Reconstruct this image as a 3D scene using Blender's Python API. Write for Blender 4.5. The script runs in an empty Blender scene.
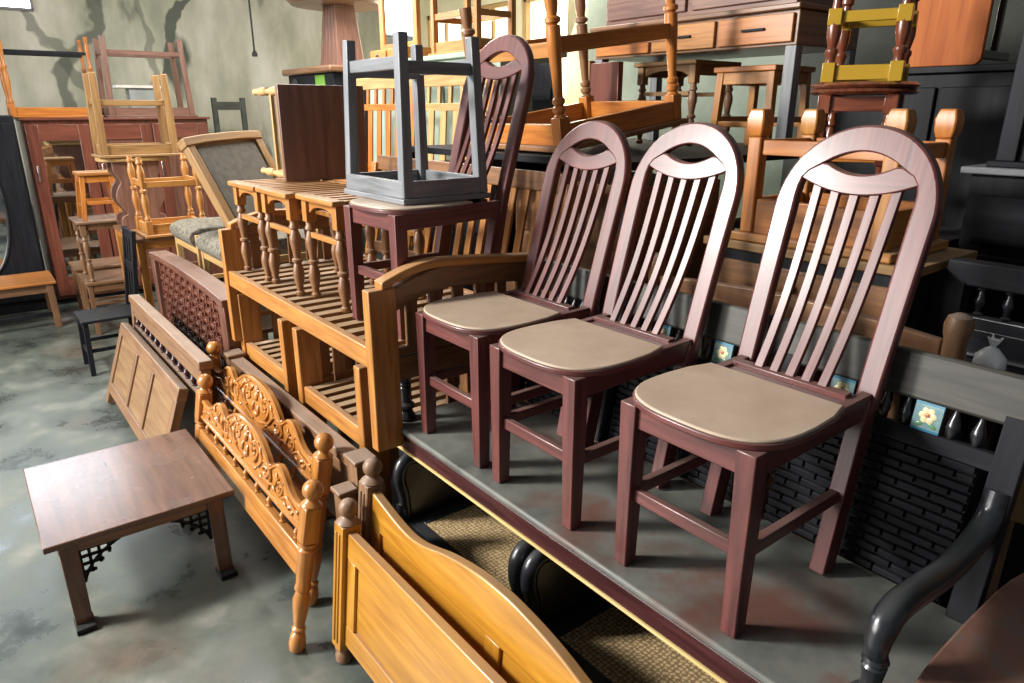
import bpy, bmesh, math, random
from mathutils import Vector, Matrix, Euler
random.seed(7)
R = math.radians
PI = math.pi
COL = bpy.context.scene.collection

# ------------------------------------------------------------------ materials
def nt(name):
    m = bpy.data.materials.new(name); m.use_nodes = True
    t = m.node_tree; n = t.nodes; b = n['Principled BSDF']
    return m, t, n, t.links, b

def srgb(h):
    r = [int(h[i:i+2], 16)/255 for i in (0, 2, 4)]
    return tuple(((c/12.92) if c <= .04045 else ((c+.055)/1.055)**2.4) for c in r) + (1,)

def wood(name, dark, light, rough=.42, dust=.0, coat=.25, grain=1.0, dustcol='9a9186'):
    """streaky timber along each piece's length, with settled dust on upward faces"""
    m, t, n, l, b = nt(name)
    uv = n.new('ShaderNodeUVMap'); mp = n.new('ShaderNodeMapping')
    mp.inputs['Scale'].default_value = (2.2*grain, 26*grain, 1)
    oi = n.new('ShaderNodeObjectInfo'); ad = n.new('ShaderNodeVectorMath'); ad.operation = 'ADD'
    l.new(uv.outputs[0], ad.inputs[0]); l.new(oi.outputs['Random'], ad.inputs[1]); l.new(ad.outputs[0], mp.inputs[0])
    no = n.new('ShaderNodeTexNoise'); no.inputs['Scale'].default_value = 1.6; no.inputs['Detail'].default_value = 5
    no.inputs['Distortion'].default_value = .6
    l.new(mp.outputs[0], no.inputs['Vector'])
    cr = n.new('ShaderNodeValToRGB'); cr.color_ramp.elements[0].position = .32; cr.color_ramp.elements[1].position = .70
    cr.color_ramp.elements[0].color = srgb(dark); cr.color_ramp.elements[1].color = srgb(light)
    l.new(no.outputs['Fac'], cr.inputs[0])
    out = cr.outputs[0]
    tc = n.new('ShaderNodeTexCoord')
    if dust > 0:
        g = n.new('ShaderNodeNewGeometry'); sp = n.new('ShaderNodeSeparateXYZ'); l.new(g.outputs['Normal'], sp.inputs[0])
        up = n.new('ShaderNodeMapRange'); up.inputs[1].default_value = .6; up.inputs[2].default_value = .95
        l.new(sp.outputs[2], up.inputs[0])
        n2 = n.new('ShaderNodeTexNoise'); n2.inputs['Scale'].default_value = 5; n2.inputs['Detail'].default_value = 6
        l.new(tc.outputs['Object'], n2.inputs['Vector'])
        mr = n.new('ShaderNodeMapRange'); mr.inputs[1].default_value = .3; mr.inputs[2].default_value = .7
        mr.inputs[3].default_value = dust*.45; mr.inputs[4].default_value = dust
        l.new(n2.outputs['Fac'], mr.inputs[0])
        mu = n.new('ShaderNodeMath'); mu.operation = 'MULTIPLY'; l.new(up.outputs[0], mu.inputs[0]); l.new(mr.outputs[0], mu.inputs[1])
        mx = n.new('ShaderNodeMixRGB'); mx.inputs[2].default_value = srgb(dustcol)
        l.new(mu.outputs[0], mx.inputs[0]); l.new(out, mx.inputs[1]); out = mx.outputs[0]
        rr = n.new('ShaderNodeMapRange'); rr.inputs[3].default_value = rough; rr.inputs[4].default_value = min(1, rough+.35)
        l.new(mu.outputs[0], rr.inputs[0]); l.new(rr.outputs[0], b.inputs['Roughness'])
    else:
        b.inputs['Roughness'].default_value = rough
    l.new(out, b.inputs['Base Color'])
    b.inputs['Coat Weight'].default_value = coat; b.inputs['Coat Roughness'].default_value = .22
    bu = n.new('ShaderNodeBump'); bu.inputs['Strength'].default_value = .12; bu.inputs['Distance'].default_value = .004
    l.new(no.outputs['Fac'], bu.inputs['Height']); l.new(bu.outputs[0], b.inputs['Normal'])
    return m

def plain(name, col, rough=.5, metal=0, noise=0, col2=None, scale=30, emit=None):
    m, t, n, l, b = nt(name)
    b.inputs['Roughness'].default_value = rough; b.inputs['Metallic'].default_value = metal
    b.inputs['Base Color'].default_value = srgb(col)
    if col2:
        tc = n.new('ShaderNodeTexCoord'); no = n.new('ShaderNodeTexNoise'); no.inputs['Scale'].default_value = scale
        no.inputs['Detail'].default_value = 6
        l.new(tc.outputs['Object'], no.inputs['Vector'])
        cr = n.new('ShaderNodeValToRGB'); cr.color_ramp.elements[0].color = srgb(col); cr.color_ramp.elements[1].color = srgb(col2)
        cr.color_ramp.elements[0].position = .35; cr.color_ramp.elements[1].position = .65
        l.new(no.outputs['Fac'], cr.inputs[0]); l.new(cr.outputs[0], b.inputs['Base Color'])
    if emit:
        b.inputs['Emission Color'].default_value = srgb(col); b.inputs['Emission Strength'].default_value = emit
    return m

def mottled(name, cols, scale, rough=(.5, .8), stain=None, bump=.2, stretch=(1, 1, 1), streak=False):
    """several tones blended by layered noise: plaster, concrete"""
    m, t, n, l, b = nt(name)
    tc = n.new('ShaderNodeTexCoord'); mp = n.new('ShaderNodeMapping'); mp.inputs['Scale'].default_value = stretch
    l.new(tc.outputs['Object'], mp.inputs[0])
    a = n.new('ShaderNodeTexNoise'); a.inputs['Scale'].default_value = scale; a.inputs['Detail'].default_value = 8; a.inputs['Roughness'].default_value = .62
    l.new(mp.outputs[0], a.inputs['Vector'])
    cr = n.new('ShaderNodeValToRGB'); e = cr.color_ramp.elements
    e[0].position = .33; e[0].color = srgb(cols[0]); e[1].position = .68; e[1].color = srgb(cols[-1])
    for i, c in enumerate(cols[1:-1]):
        x = e.new(.33+.35*(i+1)/(len(cols)-1)); x.color = srgb(c)
    l.new(a.outputs['Fac'], cr.inputs[0]); out = cr.outputs[0]
    if stain:
        s = n.new('ShaderNodeTexNoise'); s.inputs['Scale'].default_value = stain[1]; s.inputs['Detail'].default_value = 4
        l.new(mp.outputs[0], s.inputs['Vector'])
        r2 = n.new('ShaderNodeMapRange'); r2.inputs[1].default_value = stain[2]; r2.inputs[2].default_value = stain[3]
        l.new(s.outputs['Fac'], r2.inputs[0])
        mx = n.new('ShaderNodeMixRGB'); mx.inputs[2].default_value = srgb(stain[0])
        l.new(r2.outputs[0], mx.inputs[0]); l.new(out, mx.inputs[1]); out = mx.outputs[0]
    l.new(out, b.inputs['Base Color'])
    r3 = n.new('ShaderNodeMapRange'); r3.inputs[1].default_value = .35; r3.inputs[2].default_value = .65
    r3.inputs[3].default_value = rough[0]; r3.inputs[4].default_value = rough[1]
    l.new(a.outputs['Fac'], r3.inputs[0]); l.new(r3.outputs[0], b.inputs['Roughness'])
    bu = n.new('ShaderNodeBump'); bu.inputs['Strength'].default_value = bump; bu.inputs['Distance'].default_value = .01
    l.new(a.outputs['Fac'], bu.inputs['Height']); l.new(bu.outputs[0], b.inputs['Normal'])
    return m

def rattan(name):
    m, t, n, l, b = nt(name)
    tc = n.new('ShaderNodeTexCoord'); w1 = n.new('ShaderNodeTexWave'); w2 = n.new('ShaderNodeTexWave')
    w1.bands_direction = 'X'; w2.bands_direction = 'Y'
    for w in (w1, w2):
        w.inputs['Scale'].default_value = 20; w.inputs['Distortion'].default_value = 5; w.inputs['Detail Scale'].default_value = 3
        l.new(tc.outputs['Object'], w.inputs['Vector'])
    mu = n.new('ShaderNodeMath'); mu.operation = 'MULTIPLY'; l.new(w1.outputs['Fac'], mu.inputs[0]); l.new(w2.outputs['Fac'], mu.inputs[1])
    cr = n.new('ShaderNodeValToRGB'); cr.color_ramp.elements[0].color = srgb('8a7350'); cr.color_ramp.elements[1].color = srgb('d9bd8c')
    cr.color_ramp.elements[1].position = .55
    l.new(mu.outputs[0], cr.inputs[0]); l.new(cr.outputs[0], b.inputs['Base Color']); b.inputs['Roughness'].default_value = .8
    bu = n.new('ShaderNodeBump'); bu.inputs['Strength'].default_value = .5; l.new(mu.outputs[0], bu.inputs['Height']); l.new(bu.outputs[0], b.inputs['Normal'])
    return m

M = dict(
    maroon=wood('maroon_polished_wood', '4a2321', '6e3a35', .42, .3, .38),
    cushion=plain('beige_seat_vinyl', 'b09b86', .42, 0, 0, 'bca893', 9),
    blackwood=wood('black_lacquered_wood', '17181b', '2a2b30', .3, .35, .5, 1, '5d605c'),
    blackmatte=wood('black_stained_wood', '121316', '202127', .55, .25, .0, 1, '4c4d47'),
    settee=mottled('dusty_dark_board', ['4b4743', '5d605a', '6e6f68', '6a544c'], 3.2, (.42, .7), ('63453c', 2.4, .53, .67), .1),
    crest=wood('dusty_crest_wood', '302f2a', '46443c', .55, .3, .0, 1, '7f7c70'),
    rail=wood('maroon_brown_rail', '34191a', '4e2a2a', .3, .2, .5),
    strip=wood('pale_raw_edge', 'c9a866', 'e2c98c', .6),
    teak=wood('golden_teak', '98602a', 'bd8440', .42, .55, .2, 1, 'b09a7e'),
    teakbrown=wood('brown_teak', '6e4a2e', '8d633e', .42, .55, .25, 1, 'a8957e'),
    carve=wood('amber_carved_wood', '985f26', 'c08442', .3, .1, .5, 1, 'cfae7d'),
    yellow=wood('yellow_varnished_wood', 'a06a1c', 'c48c30', .33, .85, .4, .7, '9c7f60'),
    orange=wood('orange_polished_wood', 'a05c22', 'c27c36', .36, .15, .25, 1, 'c6a47d'),
    oldbrown=wood('old_brown_wood', '6b4a33', '8e6848', .38, .3, .4, .8, 'a59282'),
    table=wood('worn_table_wood', '503629', '74523f', .24, .12, .5, .7, 'a39a94'),
    greywood=wood('greyed_dark_wood', '606264', '84868a', .42, .4, .2, 1, '9fa0a0'),
    dustybrown=wood('dusty_brown_wood', '6e5039', '8c6a4c', .5, .6, .1, 1, 'a3968a'),
    panelbrown=wood('faded_panel_wood', '75593d', '90714f', .5, .2, .1, .8),
    tan=wood('tan_raw_wood', '7e5c34', '9f7c4c', .55, .3, .05, 1, 'bfae98'),
    orangematte=wood('matt_orange_wood', 'a04f14', 'bf6a28', .7, .0, .0, .7),
    slatwood=wood('dusty_slat_wood', '7d5a36', 'a07a4e', .5, .6, .1, 1, 'b8a68c'),
    red=wood('red_brown_wood', '5a2f25', '7a4534', .33, .2, .4, .6, '9a8a80'),
    mauve=wood('mauve_painted_wood', '634238', '84604e', .45, .3, .2, 1, 'a8968e'),
    lattice=wood('reddish_brown_board', '563529', '765040', .38, .5, .3, 1, '98867a'),
    darkred=wood('dark_red_turned_wood', '5a2c1d', '85482e', .25, .1, .6),
    fabric=plain('grey_upholstery', '5e5c56', .9, 0, 0, '6d6a62', 25),
    floral=plain('mottled_grey_cushion', '4f4b43', .9, 0, 0, '7d7768', 40),
    pale=wood('pale_wood', 'a4824f', 'c4a26c', .5, .1, .1),
    white=plain('off_white_paint', 'd9d7cf', .6),
    greybox=plain('grey_board', '8f9491', .7),
    mirror=plain('mirror_glass', 'cfd4d4', .04, 1),
    steel=plain('chrome', 'c9c9c9', .25, 1),
    plasticbag=plain('white_plastic', 'eef0f0', .35),
    yellowwrap=plain('yellow_film', 'a8862a', .2),
    rattan=rattan('woven_rattan'),
    tile=plain('glazed_pale_tile', '6d8f98', .15, 0, 0, '93a8a2', 30),
    petal=plain('cream_glaze', 'e4d9a8', .2), leafgreen=plain('green_glaze', '5f8f6a', .2), blue=plain('blue_glaze', '3f7d9a', .2), coral=plain('coral_glaze', 'c07a5c', .2),
    cord=plain('black_cable', '1a1a1a', .6), dark=plain('dark_void', '121212', .9),
    green=plain('green_paint', '6fa03a', .5),
    daylight=plain('daylit_window_pane', 'fff3cf', .5, emit=2.2),
    daylightcool=plain('cool_daylit_pane', 'e6f2ff', .5, emit=11.0),
    reddust=mottled('dusty_red_board', ['4a352d', '63453a', '704f42', '605a54'], 7, (.5, .8), None, .1),
)
M['blackmatte'].node_tree.nodes['Principled BSDF'].inputs['Specular IOR Level'].default_value = .2

# ------------------------------------------------------------------ mesh builder
ID = Matrix.Identity(4)
def TR(x=0, y=0, z=0): return Matrix.Translation((x, y, z))
def RX(a): return Matrix.Rotation(R(a), 4, 'X')
def RY(a): return Matrix.Rotation(R(a), 4, 'Y')
def RZ(a): return Matrix.Rotation(R(a), 4, 'Z')

class MB:
    def __init__(s):
        s.bm = bmesh.new(); s.uv = s.bm.loops.layers.uv.new('UVMap')
    def poly(s, vs, fs, mat=ID, L=None, smooth=False):
        vs = [Vector(v) for v in vs]
        if L is None:
            ext = [max(v[i] for v in vs)-min(v[i] for v in vs) for i in range(3)]
            L = ext.index(max(ext))
        bv = [s.bm.verts.new(mat @ v) for v in vs]
        ou, ov = random.random()*3, random.random()*3
        for f in fs:
            try: fc = s.bm.faces.new([bv[i] for i in f])
            except ValueError: continue
            fc.smooth = smooth
            a, b, c = vs[f[0]], vs[f[1]], vs[f[2]]
            nn = (b-a).cross(c-a)
            oth = [i for i in range(3) if i != L]
            k = oth[0] if abs(nn[oth[0]]) < abs(nn[oth[1]]) else oth[1]
            for lp, i in zip(fc.loops, f):
                lp[s.uv].uv = (vs[i][L]+ou, vs[i][k]+ov)
        return s
    def box(s, c, d, rot=ID, mat=ID):
        x, y, z = [q/2 for q in d]
        vs = [(sx*x, sy*y, sz*z) for sx in (-1, 1) for sy in (-1, 1) for sz in (-1, 1)]
        fs = [(0, 1, 3, 2), (4, 6, 7, 5), (0, 4, 5, 1), (2, 3, 7, 6), (0, 2, 6, 4), (1, 5, 7, 3)]
        return s.poly(vs, fs, mat @ TR(*c) @ rot)
    def span(s, x0, x1, y0, y1, z0, z1, mat=ID):
        return s.box(((x0+x1)/2, (y0+y1)/2, (z0+z1)/2), (abs(x1-x0), abs(y1-y0), abs(z1-z0)), ID, mat)
    def bar(s, p, q, w, h=None, up=(0, 0, 1), taper=1.0, mat=ID):
        """rectangular bar p->q; w across, h along 'up'"""
        h = h or w; p, q = Vector(p), Vector(q); d = q-p; L = d.length; d.normalize()
        u = Vector(up)
        if abs(d.dot(u)) > .98: u = Vector((0, 1, 0))
        x = d.cross(u).normalized(); u = x.cross(d).normalized()
        m = Matrix((x, u, d)).transposed().to_4x4(); m.translation = p
        w2, h2 = w*taper, h*taper
        vs = [(-w/2, -h/2, 0), (w/2, -h/2, 0), (w/2, h/2, 0), (-w/2, h/2, 0), (-w2/2, -h2/2, L), (w2/2, -h2/2, L), (w2/2, h2/2, L), (-w2/2, h2/2, L)]
        fs = [(3, 2, 1, 0), (4, 5, 6, 7), (0, 1, 5, 4), (1, 2, 6, 5), (2, 3, 7, 6), (3, 0, 4, 7)]
        return s.poly(vs, fs, mat @ m, 2)
    def prism(s, pts, t, mat=ID, L=None):
        """polygon in local x-z extruded along y, centred"""
        n = len(pts)
        vs = [(x, -t/2, z) for x, z in pts]+[(x, t/2, z) for x, z in pts]
        fs = [tuple(range(n)), tuple(range(2*n-1, n-1, -1))]+[(i, i+n, (i+1) % n+n, (i+1) % n) for i in range(n)]
        return s.poly(vs, fs, mat, L)
    def strip(s, A, B, t, yf=None, mat=ID, L=None):
        """solid band between two x-z polylines, thickness t, y following yf(z)"""
        yf = yf or (lambda z: 0); n = len(A); vs = []
        for a, b in zip(A, B):
            for (x, z) in (a, b):
                vs += [(x, yf(z)-t/2, z), (x, yf(z)+t/2, z)]
        fs = [(0, 1, 3, 2), tuple(4*(n-1)+i for i in (0, 2, 3, 1))]
        for i in range(n-1):
            o, p = 4*i, 4*i+4
            fs += [(o, o+2, p+2, p), (o+1, p+1, p+3, o+3), (o, p, p+1, o+1), (o+2, o+3, p+3, p+2)]
        return s.poly(vs, fs, mat, L)
    def lathe(s, prof, base=(0, 0, 0), dirv=(0, 0, 1), seg=14, mat=ID):
        d = Vector(dirv).normalized(); m = d.to_track_quat('Z', 'Y').to_matrix().to_4x4(); m.translation = Vector(base)
        vs, fs = [], []
        for r, h in prof:
            r = max(r, .0004)
            for k in range(seg):
                a = 2*PI*k/seg; vs.append((r*math.cos(a), r*math.sin(a), h))
        for i in range(len(prof)-1):
            for k in range(seg):
                k2 = (k+1) % seg
                fs.append((i*seg+k, i*seg+k2, (i+1)*seg+k2, (i+1)*seg+k))
        fs.append(tuple(range(seg-1, -1, -1))); fs.append(tuple((len(prof)-1)*seg+k for k in range(seg)))
        return s.poly(vs, fs, mat @ m, 2, True)
    def ball(s, c, r, sc=(1, 1, 1), seg=14, mat=ID):
        pr = [(r*math.sin(PI*i/8), -r*math.cos(PI*i/8)) for i in range(9)]
        return s.lathe(pr, (0, 0, 0), (0, 0, 1), seg, mat @ TR(*c) @ Matrix.Diagonal((*sc, 1)))
    def tube(s, pts, r, seg=8, flat=1.0, mat=ID, cap=True):
        pts = [Vector(p) for p in pts]; n = len(pts)
        rs = r if isinstance(r, (list, tuple)) else [r]*n
        vs, fs = [], []; prev = None
        for i, p in enumerate(pts):
            d = (pts[min(i+1, n-1)]-pts[max(i-1, 0)]).normalized()
            ref = prev or (Vector((0, 0, 1)) if abs(d.z) < .9 else Vector((1, 0, 0)))
            x = (ref-d*ref.dot(d)).normalized(); y = d.cross(x); prev = x
            for k in range(seg):
                a = 2*PI*k/seg; vs.append(p+x*math.cos(a)*rs[i]*flat+y*math.sin(a)*rs[i])
        for i in range(n-1):
            for k in range(seg):
                k2 = (k+1) % seg; fs.append((i*seg+k, i*seg+k2, (i+1)*seg+k2, (i+1)*seg+k))
        if cap: fs += [tuple(range(seg-1, -1, -1)), tuple((n-1)*seg+k for k in range(seg))]
        return s.poly(vs, fs, mat, None, True)
    def obj(s, name, mat, parent=None, bevel=.003, sharp=40, label=None):
        bmesh.ops.recalc_face_normals(s.bm, faces=s.bm.faces[:])
        me = bpy.data.meshes.new(name); s.bm.to_mesh(me); s.bm.free()
        for p in me.polygons: p.use_smooth = True
        me.set_sharp_from_angle(angle=R(sharp))
        me.materials.append(M[mat] if isinstance(mat, str) else mat)
        o = bpy.data.objects.new(name, me); COL.objects.link(o)
        if bevel:
            b = o.modifiers.new('Bevel', 'BEVEL'); b.width = bevel; b.segments = 2; b.limit_method = 'ANGLE'; b.angle_limit = R(50)
            b.use_clamp_overlap = True
        if parent: o.parent = parent
        if label: o['label'] = label
        return o

def thing(name, label, cat, loc=(0, 0, 0), rz=0, group=None, rot=None):
    o = bpy.data.objects.new(name, None); COL.objects.link(o); o.empty_display_size = .05
    o.location = loc; o.rotation_euler = rot if rot is not None else (0, 0, R(rz))
    o['label'] = label; o['category'] = cat
    if group: o['group'] = group
    return o
def tag(o, label, cat, group=None, kind=None):
    o['label'] = label; o['category'] = cat
    if group: o['group'] = group
    if kind: o['kind'] = kind
    return o
def struct(o):
    o['kind'] = 'structure'; return o
def kids(o): return [c for c in bpy.data.objects if c.parent == o]
def copy_tree(o, parent=None):
    c = o.copy(); COL.objects.link(c)
    if parent: c.parent = parent
    for ch in kids(o): copy_tree(ch, c)
    return c
def dup(o, label, loc, rz=None, rot=None):
    c = copy_tree(o); c['label'] = label; c.location = loc
    if rz is not None: c.rotation_euler = (0, 0, R(rz))
    if rot is not None: c.rotation_euler = rot
    return c
def lerp(a, b, t): return a+(b-a)*t
def smooth(pts, n=40):
    """catmull-rom resample of an (x,z) profile"""
    out = []
    P = [pts[0]]+list(pts)+[pts[-1]]
    seg = len(pts)-1; per = max(2, n//seg)
    for i in range(seg):
        p0, p1, p2, p3 = P[i:i+4]
        for k in range(per):
            t = k/per
            out.append(tuple(.5*(2*p1[j]+(p2[j]-p0[j])*t+(2*p0[j]-5*p1[j]+4*p2[j]-p3[j])*t*t+(3*p1[j]-p0[j]-3*p2[j]+p3[j])*t**3) for j in range(len(p1))))
    out.append(tuple(pts[-1])); return out

# turned profiles: (radius factor, height fraction)
TURN_A = [(.62, 0), (.8, .02), (.8, .05), (.55, .07), (.62, .12), (.98, .26), (1.0, .33), (.7, .42), (.62, .44), (.95, .46), (.95, .49), (.6, .51), (.72, .6), (1.0, .72), (1.0, .78), (.7, .86), (.6, .88), (.9, .9), (.9, .93), (.7, .95), (.7, 1)]
TURN_B = [(.7, 0), (.9, .03), (.55, .08), (.5, .1), (.75, .2), (1, .34), (.95, .42), (.6, .5), (.9, .52), (.9, .56), (.6, .58), (.75, .72), (.95, .86), (.6, .92), (.85, .94), (.85, 1)]
SPIN = [(.5, 0), (.9, .08), (.45, .14), (.6, .3), (1, .5), (.6, .7), (.45, .86), (.9, .92), (.5, 1)]
def prof(T, r, L): return [(a*r, b*L) for a, b in T]

# ------------------------------------------------------------------ generic furniture
def make_arch_chair(label, loc, rz=0):
    t = thing('dining_chair', label, 'chair', loc, rz, 'maroon arch-backed dining chairs')
    for s in (-1, 1):
        MB().bar((s*.172, -.197, 0), (s*.170, -.195, .472), .040, .042, (0, 1, 0), 1.28).obj('front_leg', 'maroon', t)
        b = MB(); b.bar((s*.178, .185, 0), (s*.176, .285, .47), .042, .058, (0, 1, 0)); b.obj('rear_leg', 'maroon', t)
        MB().bar((s*.172, -.18, .215), (s*.172, .225, .215), .024, .034).obj('side_stretcher', 'maroon', t)
    MB().box((0, -.192, .215), (.31, .022, .036)).obj('front_stretcher', 'maroon', t)
    f = MB()
    f.box((0, -.197, .44), (.31, .026, .064))
    for s in (-1, 1): f.bar((s*.176, -.18, .445), (s*.178, .30, .455), .03, .066)
    f.box((0, .285, .43), (.32, .026, .06)); f.box((0, .18, .472), (.36, .10, .014))
    f.obj('seat_frame', 'maroon', t)
    # rounded seat
    pts = []
    for k in range(25):
        a = PI*k/24
        x = -math.copysign(abs(math.cos(a))**.7, math.cos(a))*.222; y = -.03-.215*math.sin(a)**.66 if 0 < k < 24 else -.03
        pts.append((x, y))
    pts += [(.216, .06), (.196, .14), (-.196, .14), (-.216, .06)]
    n = len(pts)
    def plate(z0, z1, s0, s1):
        b = MB(); vs = [(x*s0, y*s0, z0) for x, y in pts]+[(x*s1, y*s1, z1) for x, y in pts]
        fs = [tuple(range(n-1, -1, -1)), tuple(range(n, 2*n))]+[(i, (i+1) % n, (i+1) % n+n, i+n) for i in range(n)]
        return b.poly(vs, fs)
    st = plate(.472, .488, 1, 1).obj('seat', 'maroon', t, .003)
    plate(.488, .495, .985, .975).obj('seat_pad', 'cushion', t, .003, label='beige seat pad')
    # back
    def y(h):
        return .185+.105*h/.47 if h < .47 else .29+.185*((h-.47)/.65)**1.05
    fr = MB(); A, B = [], []
    for k in range(7): A.append((-.204-.010*(k/6), lerp(.44, .90, k/6))); B.append((-.150-.004*(k/6), lerp(.44, .90, k/6)))
    N = 30; lx = .098
    inner = [(-.155, .935), (-.154, .968), (-.148, .992), (-.132, 1.012)]
    for k in range(1, N):
        a = PI*(1-k/N); A.append((.215*math.cos(a), .90+.228*math.sin(a)**.92)); q_ = k/N
        if q_ <= .14: p = inner[min(3, int(q_/.14*3.99))]
        elif q_ >= .86: p = inner[min(3, int((1-q_)/.14*3.99))]; p = (-p[0], p[1])
        else: x = lerp(-lx, lx, (q_-.14)/.72); p = (x, 1.032+.030*(1-(x/lx)**2))
        B.append(p)
    for k in range(7): A.append((.214-.010*(k/6), lerp(.90, .44, k/6))); B.append((.154-.004*(k/6), lerp(.90, .44, k/6)))
    fr.strip(A, B, .034, y)
    fr.obj('back_frame', 'maroon', t, .006)
    xs = [lerp(-1, 1, k/20) for k in range(21)]
    MB().strip([(x*.150, 1.004+.029*(x*.150/.098)**2) if abs(x)*.150 < .098 else (x*.150, 1.033-.028*(abs(x)*.150-.098)/.052) for x in xs], [(x*.158, .953+.036*x*x) for x in xs], .030, y).obj('lens_rail', 'maroon', t, .004)
    MB().bar((-.165, .215, .486), (.165, .215, .486), .034, .018).obj('lower_back_rail', 'maroon', t)
    for i in range(5):
        xb, xt = (i-2)*.046, (i-2)*.053
        A, B = [], []
        b = MB(); vs, fs = [], []
        for k in range(13):
            q = k/12; h = lerp(.488, .960+.0075*(i-2)**2, q); x = lerp(xb, xt, q)
            yy = y(h)-.078*(1-q)**1.6+.020*math.sin(PI*q)*(1-q)
            vs += [(x-.0125, yy-.008, h), (x+.0125, yy-.008, h), (x+.0125, yy+.008, h), (x-.0125, yy+.008, h)]
        for k in range(12):
            o = 4*k
            for j in range(4): fs.append((o+j, o+(j+1) % 4, o+4+(j+1) % 4, o+4+j))
        fs += [(3, 2, 1, 0), (48, 49, 50, 51)]
        b.poly(vs, fs, ID, 2).obj('slat', 'maroon', t, .002)
    return t

def post_ball(L, sq, r, ball):
    """bed post lathe top: collar + ball sitting on square shaft"""
    return [(sq*.52, 0), (sq*.62, .006), (sq*.5, .016), (sq*.38, .022), (ball*.55, .03)]+[(ball*math.sin(PI*i/9), .03+ball*.82-ball*math.cos(PI*i/9)) for i in range(2, 10)]

def slat_seat_chair(name, label, cat, loc, W, D, seat, arm, nsl, mat, matside, group=None, back=.35, foot=0):
    """boxy slatted armchair / sofa, front toward -y, origin at front centre"""
    t = thing(name, label, cat, loc, 0, group)
    MB().span(-W/2+.05, W/2-.05, 0, .035, seat-.085, seat).obj('front_rail', mat, t, .005)
    MB().span(-W/2+.05, W/2-.05, D-.035, D, seat-.085, seat).obj('rear_rail', mat, t)
    for k in range(nsl):
        x = lerp(-W/2+.09, W/2-.09, k/(nsl-1))
        MB().box((x, D/2, seat-.012), (.052 if W > 1 else .046, D-.05, .018)).obj('seat_slat', 'slatwood', t, .002)
    for s in (-1, 1):
        b = MB(); b.span(s*W/2, s*(W/2-.052), -.012, .10, foot, arm); b.obj('arm_post', mat, t, .005)
        b = MB(); b.span(s*W/2, s*(W/2-.05), D-.08, D, foot, seat+.02); b.obj('rear_leg', matside, t)
        b = MB(); b.span(s*(W/2-.008), s*(W/2-.04), .09, D-.05, seat-.14, seat-.05); b.obj('side_rail', matside, t)
    return t

# ==================================================================  SETTING
fl = MB().poly([(-16, -5, 0), (6, -5, 0), (6, 10, 0), (-16, 10, 0)], [(0, 1, 2, 3)])
M['floor'] = mottled('stained_concrete', ['363b37', '4f554f', '5f645c', '787870'], 2.6, (.2, .55), ('7b6a5c', .9, .6, .8), .15)
struct(fl.obj('floor', 'floor', None, 0))
M['wall'] = mottled('mouldy_plaster', ['9c9f8c', 'bfbeac', 'dbd9cd', 'e8e6dd'], .9, (.75, .95), ('565c50', 1.4, .63, .69), .3, (1, 1.0, .4))
M['wallwarm'] = mottled('yellowed_plaster', ['c9bf95', 'ddd3a8', 'e6dfbd'], .8, (.75, .95), None, .2)
M['walldark'] = mottled('dark_grey_plaster', ['2f3230', '41443f', '555850'], .9, (.8, .95), None, .2)  # dark grey tones for the right part of the back wall
def wall_streaks(m, bands, col):
    """old dark damp streaks that wander down the plaster"""
    t = m.node_tree; n = t.nodes; l = t.links; bs = n['Principled BSDF']
    tc = n.new('ShaderNodeTexCoord'); sp = n.new('ShaderNodeSeparateXYZ'); l.new(tc.outputs['Object'], sp.inputs[0])
    no = n.new('ShaderNodeTexNoise'); no.noise_dimensions = '3D'; no.inputs['Scale'].default_value = 1.5; no.inputs['Detail'].default_value = 3
    l.new(tc.outputs['Object'], no.inputs['Vector'])
    src = bs.inputs['Base Color'].links[0].from_socket
    def math_(op, a, b_=None):
        q = n.new('ShaderNodeMath'); q.operation = op
        for i_, v_ in enumerate((a, b_)):
            if v_ is None: continue
            if isinstance(v_, (int, float)): q.inputs[i_].default_value = v_
            else: l.new(v_, q.inputs[i_])
        return q.outputs[0]
    for c, slope, w_, k in bands:
        zz = math_('MULTIPLY', math_('SUBTRACT', sp.outputs[2], 2.6), slope)
        wob = math_('MULTIPLY', math_('SUBTRACT', no.outputs['Fac'], .5), .9)
        d = math_('ABSOLUTE', math_('SUBTRACT', math_('ADD', math_('SUBTRACT', sp.outputs[1], c), wob), zz))
        mr = n.new('ShaderNodeMapRange'); mr.interpolation_type = 'SMOOTHSTEP'
        mr.inputs[1].default_value = w_*.6; mr.inputs[2].default_value = w_; mr.inputs[3].default_value = k; mr.inputs[4].default_value = 0
        l.new(d, mr.inputs[0])
        mx = n.new('ShaderNodeMixRGB'); mx.inputs[2].default_value = srgb(col); l.new(mr.outputs[0], mx.inputs[0]); l.new(src, mx.inputs[1]); src = mx.outputs[0]
    l.new(src, bs.inputs['Base Color'])
wall_streaks(M['wall'], [(1.42, .35, .13, .75), (1.35, -.75, .08, .6), (2.50, .38, .075, .9), (2.28, -.1, .06, .5)], '50564e')
struct(MB().span(-10.7, -10.5, -5, 6.2, 0, 4.2).obj('wall_left', 'wall', None, 0))
wb = MB()
wb.span(-10.5, -9.6, 5.9, 6.1, 0, 4.2); wb.span(-9.6, -6.5, 5.9, 6.1, 0, 1.75); wb.span(-9.6, -6.5, 5.9, 6.1, 3.3, 4.2)
for a in (-8.55, -7.5): wb.span(a-.14, a+.14, 5.9, 6.1, 1.75, 3.3)
wb.span(-6.5, -6.2, 5.9, 6.1, 0, 4.2)
struct(wb.obj('wall_back', 'wallwarm', None, 0))
M['wallgrey'] = mottled('grey_green_plaster', ['6f7a6e', '8d978a', 'a5aca0'], .9, (.75, .95), None, .2)
struct(MB().span(-6.2, -3.6, 5.9, 6.1, 0, 4.2).obj('wall_center', 'wallgrey', None, 0))
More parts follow.
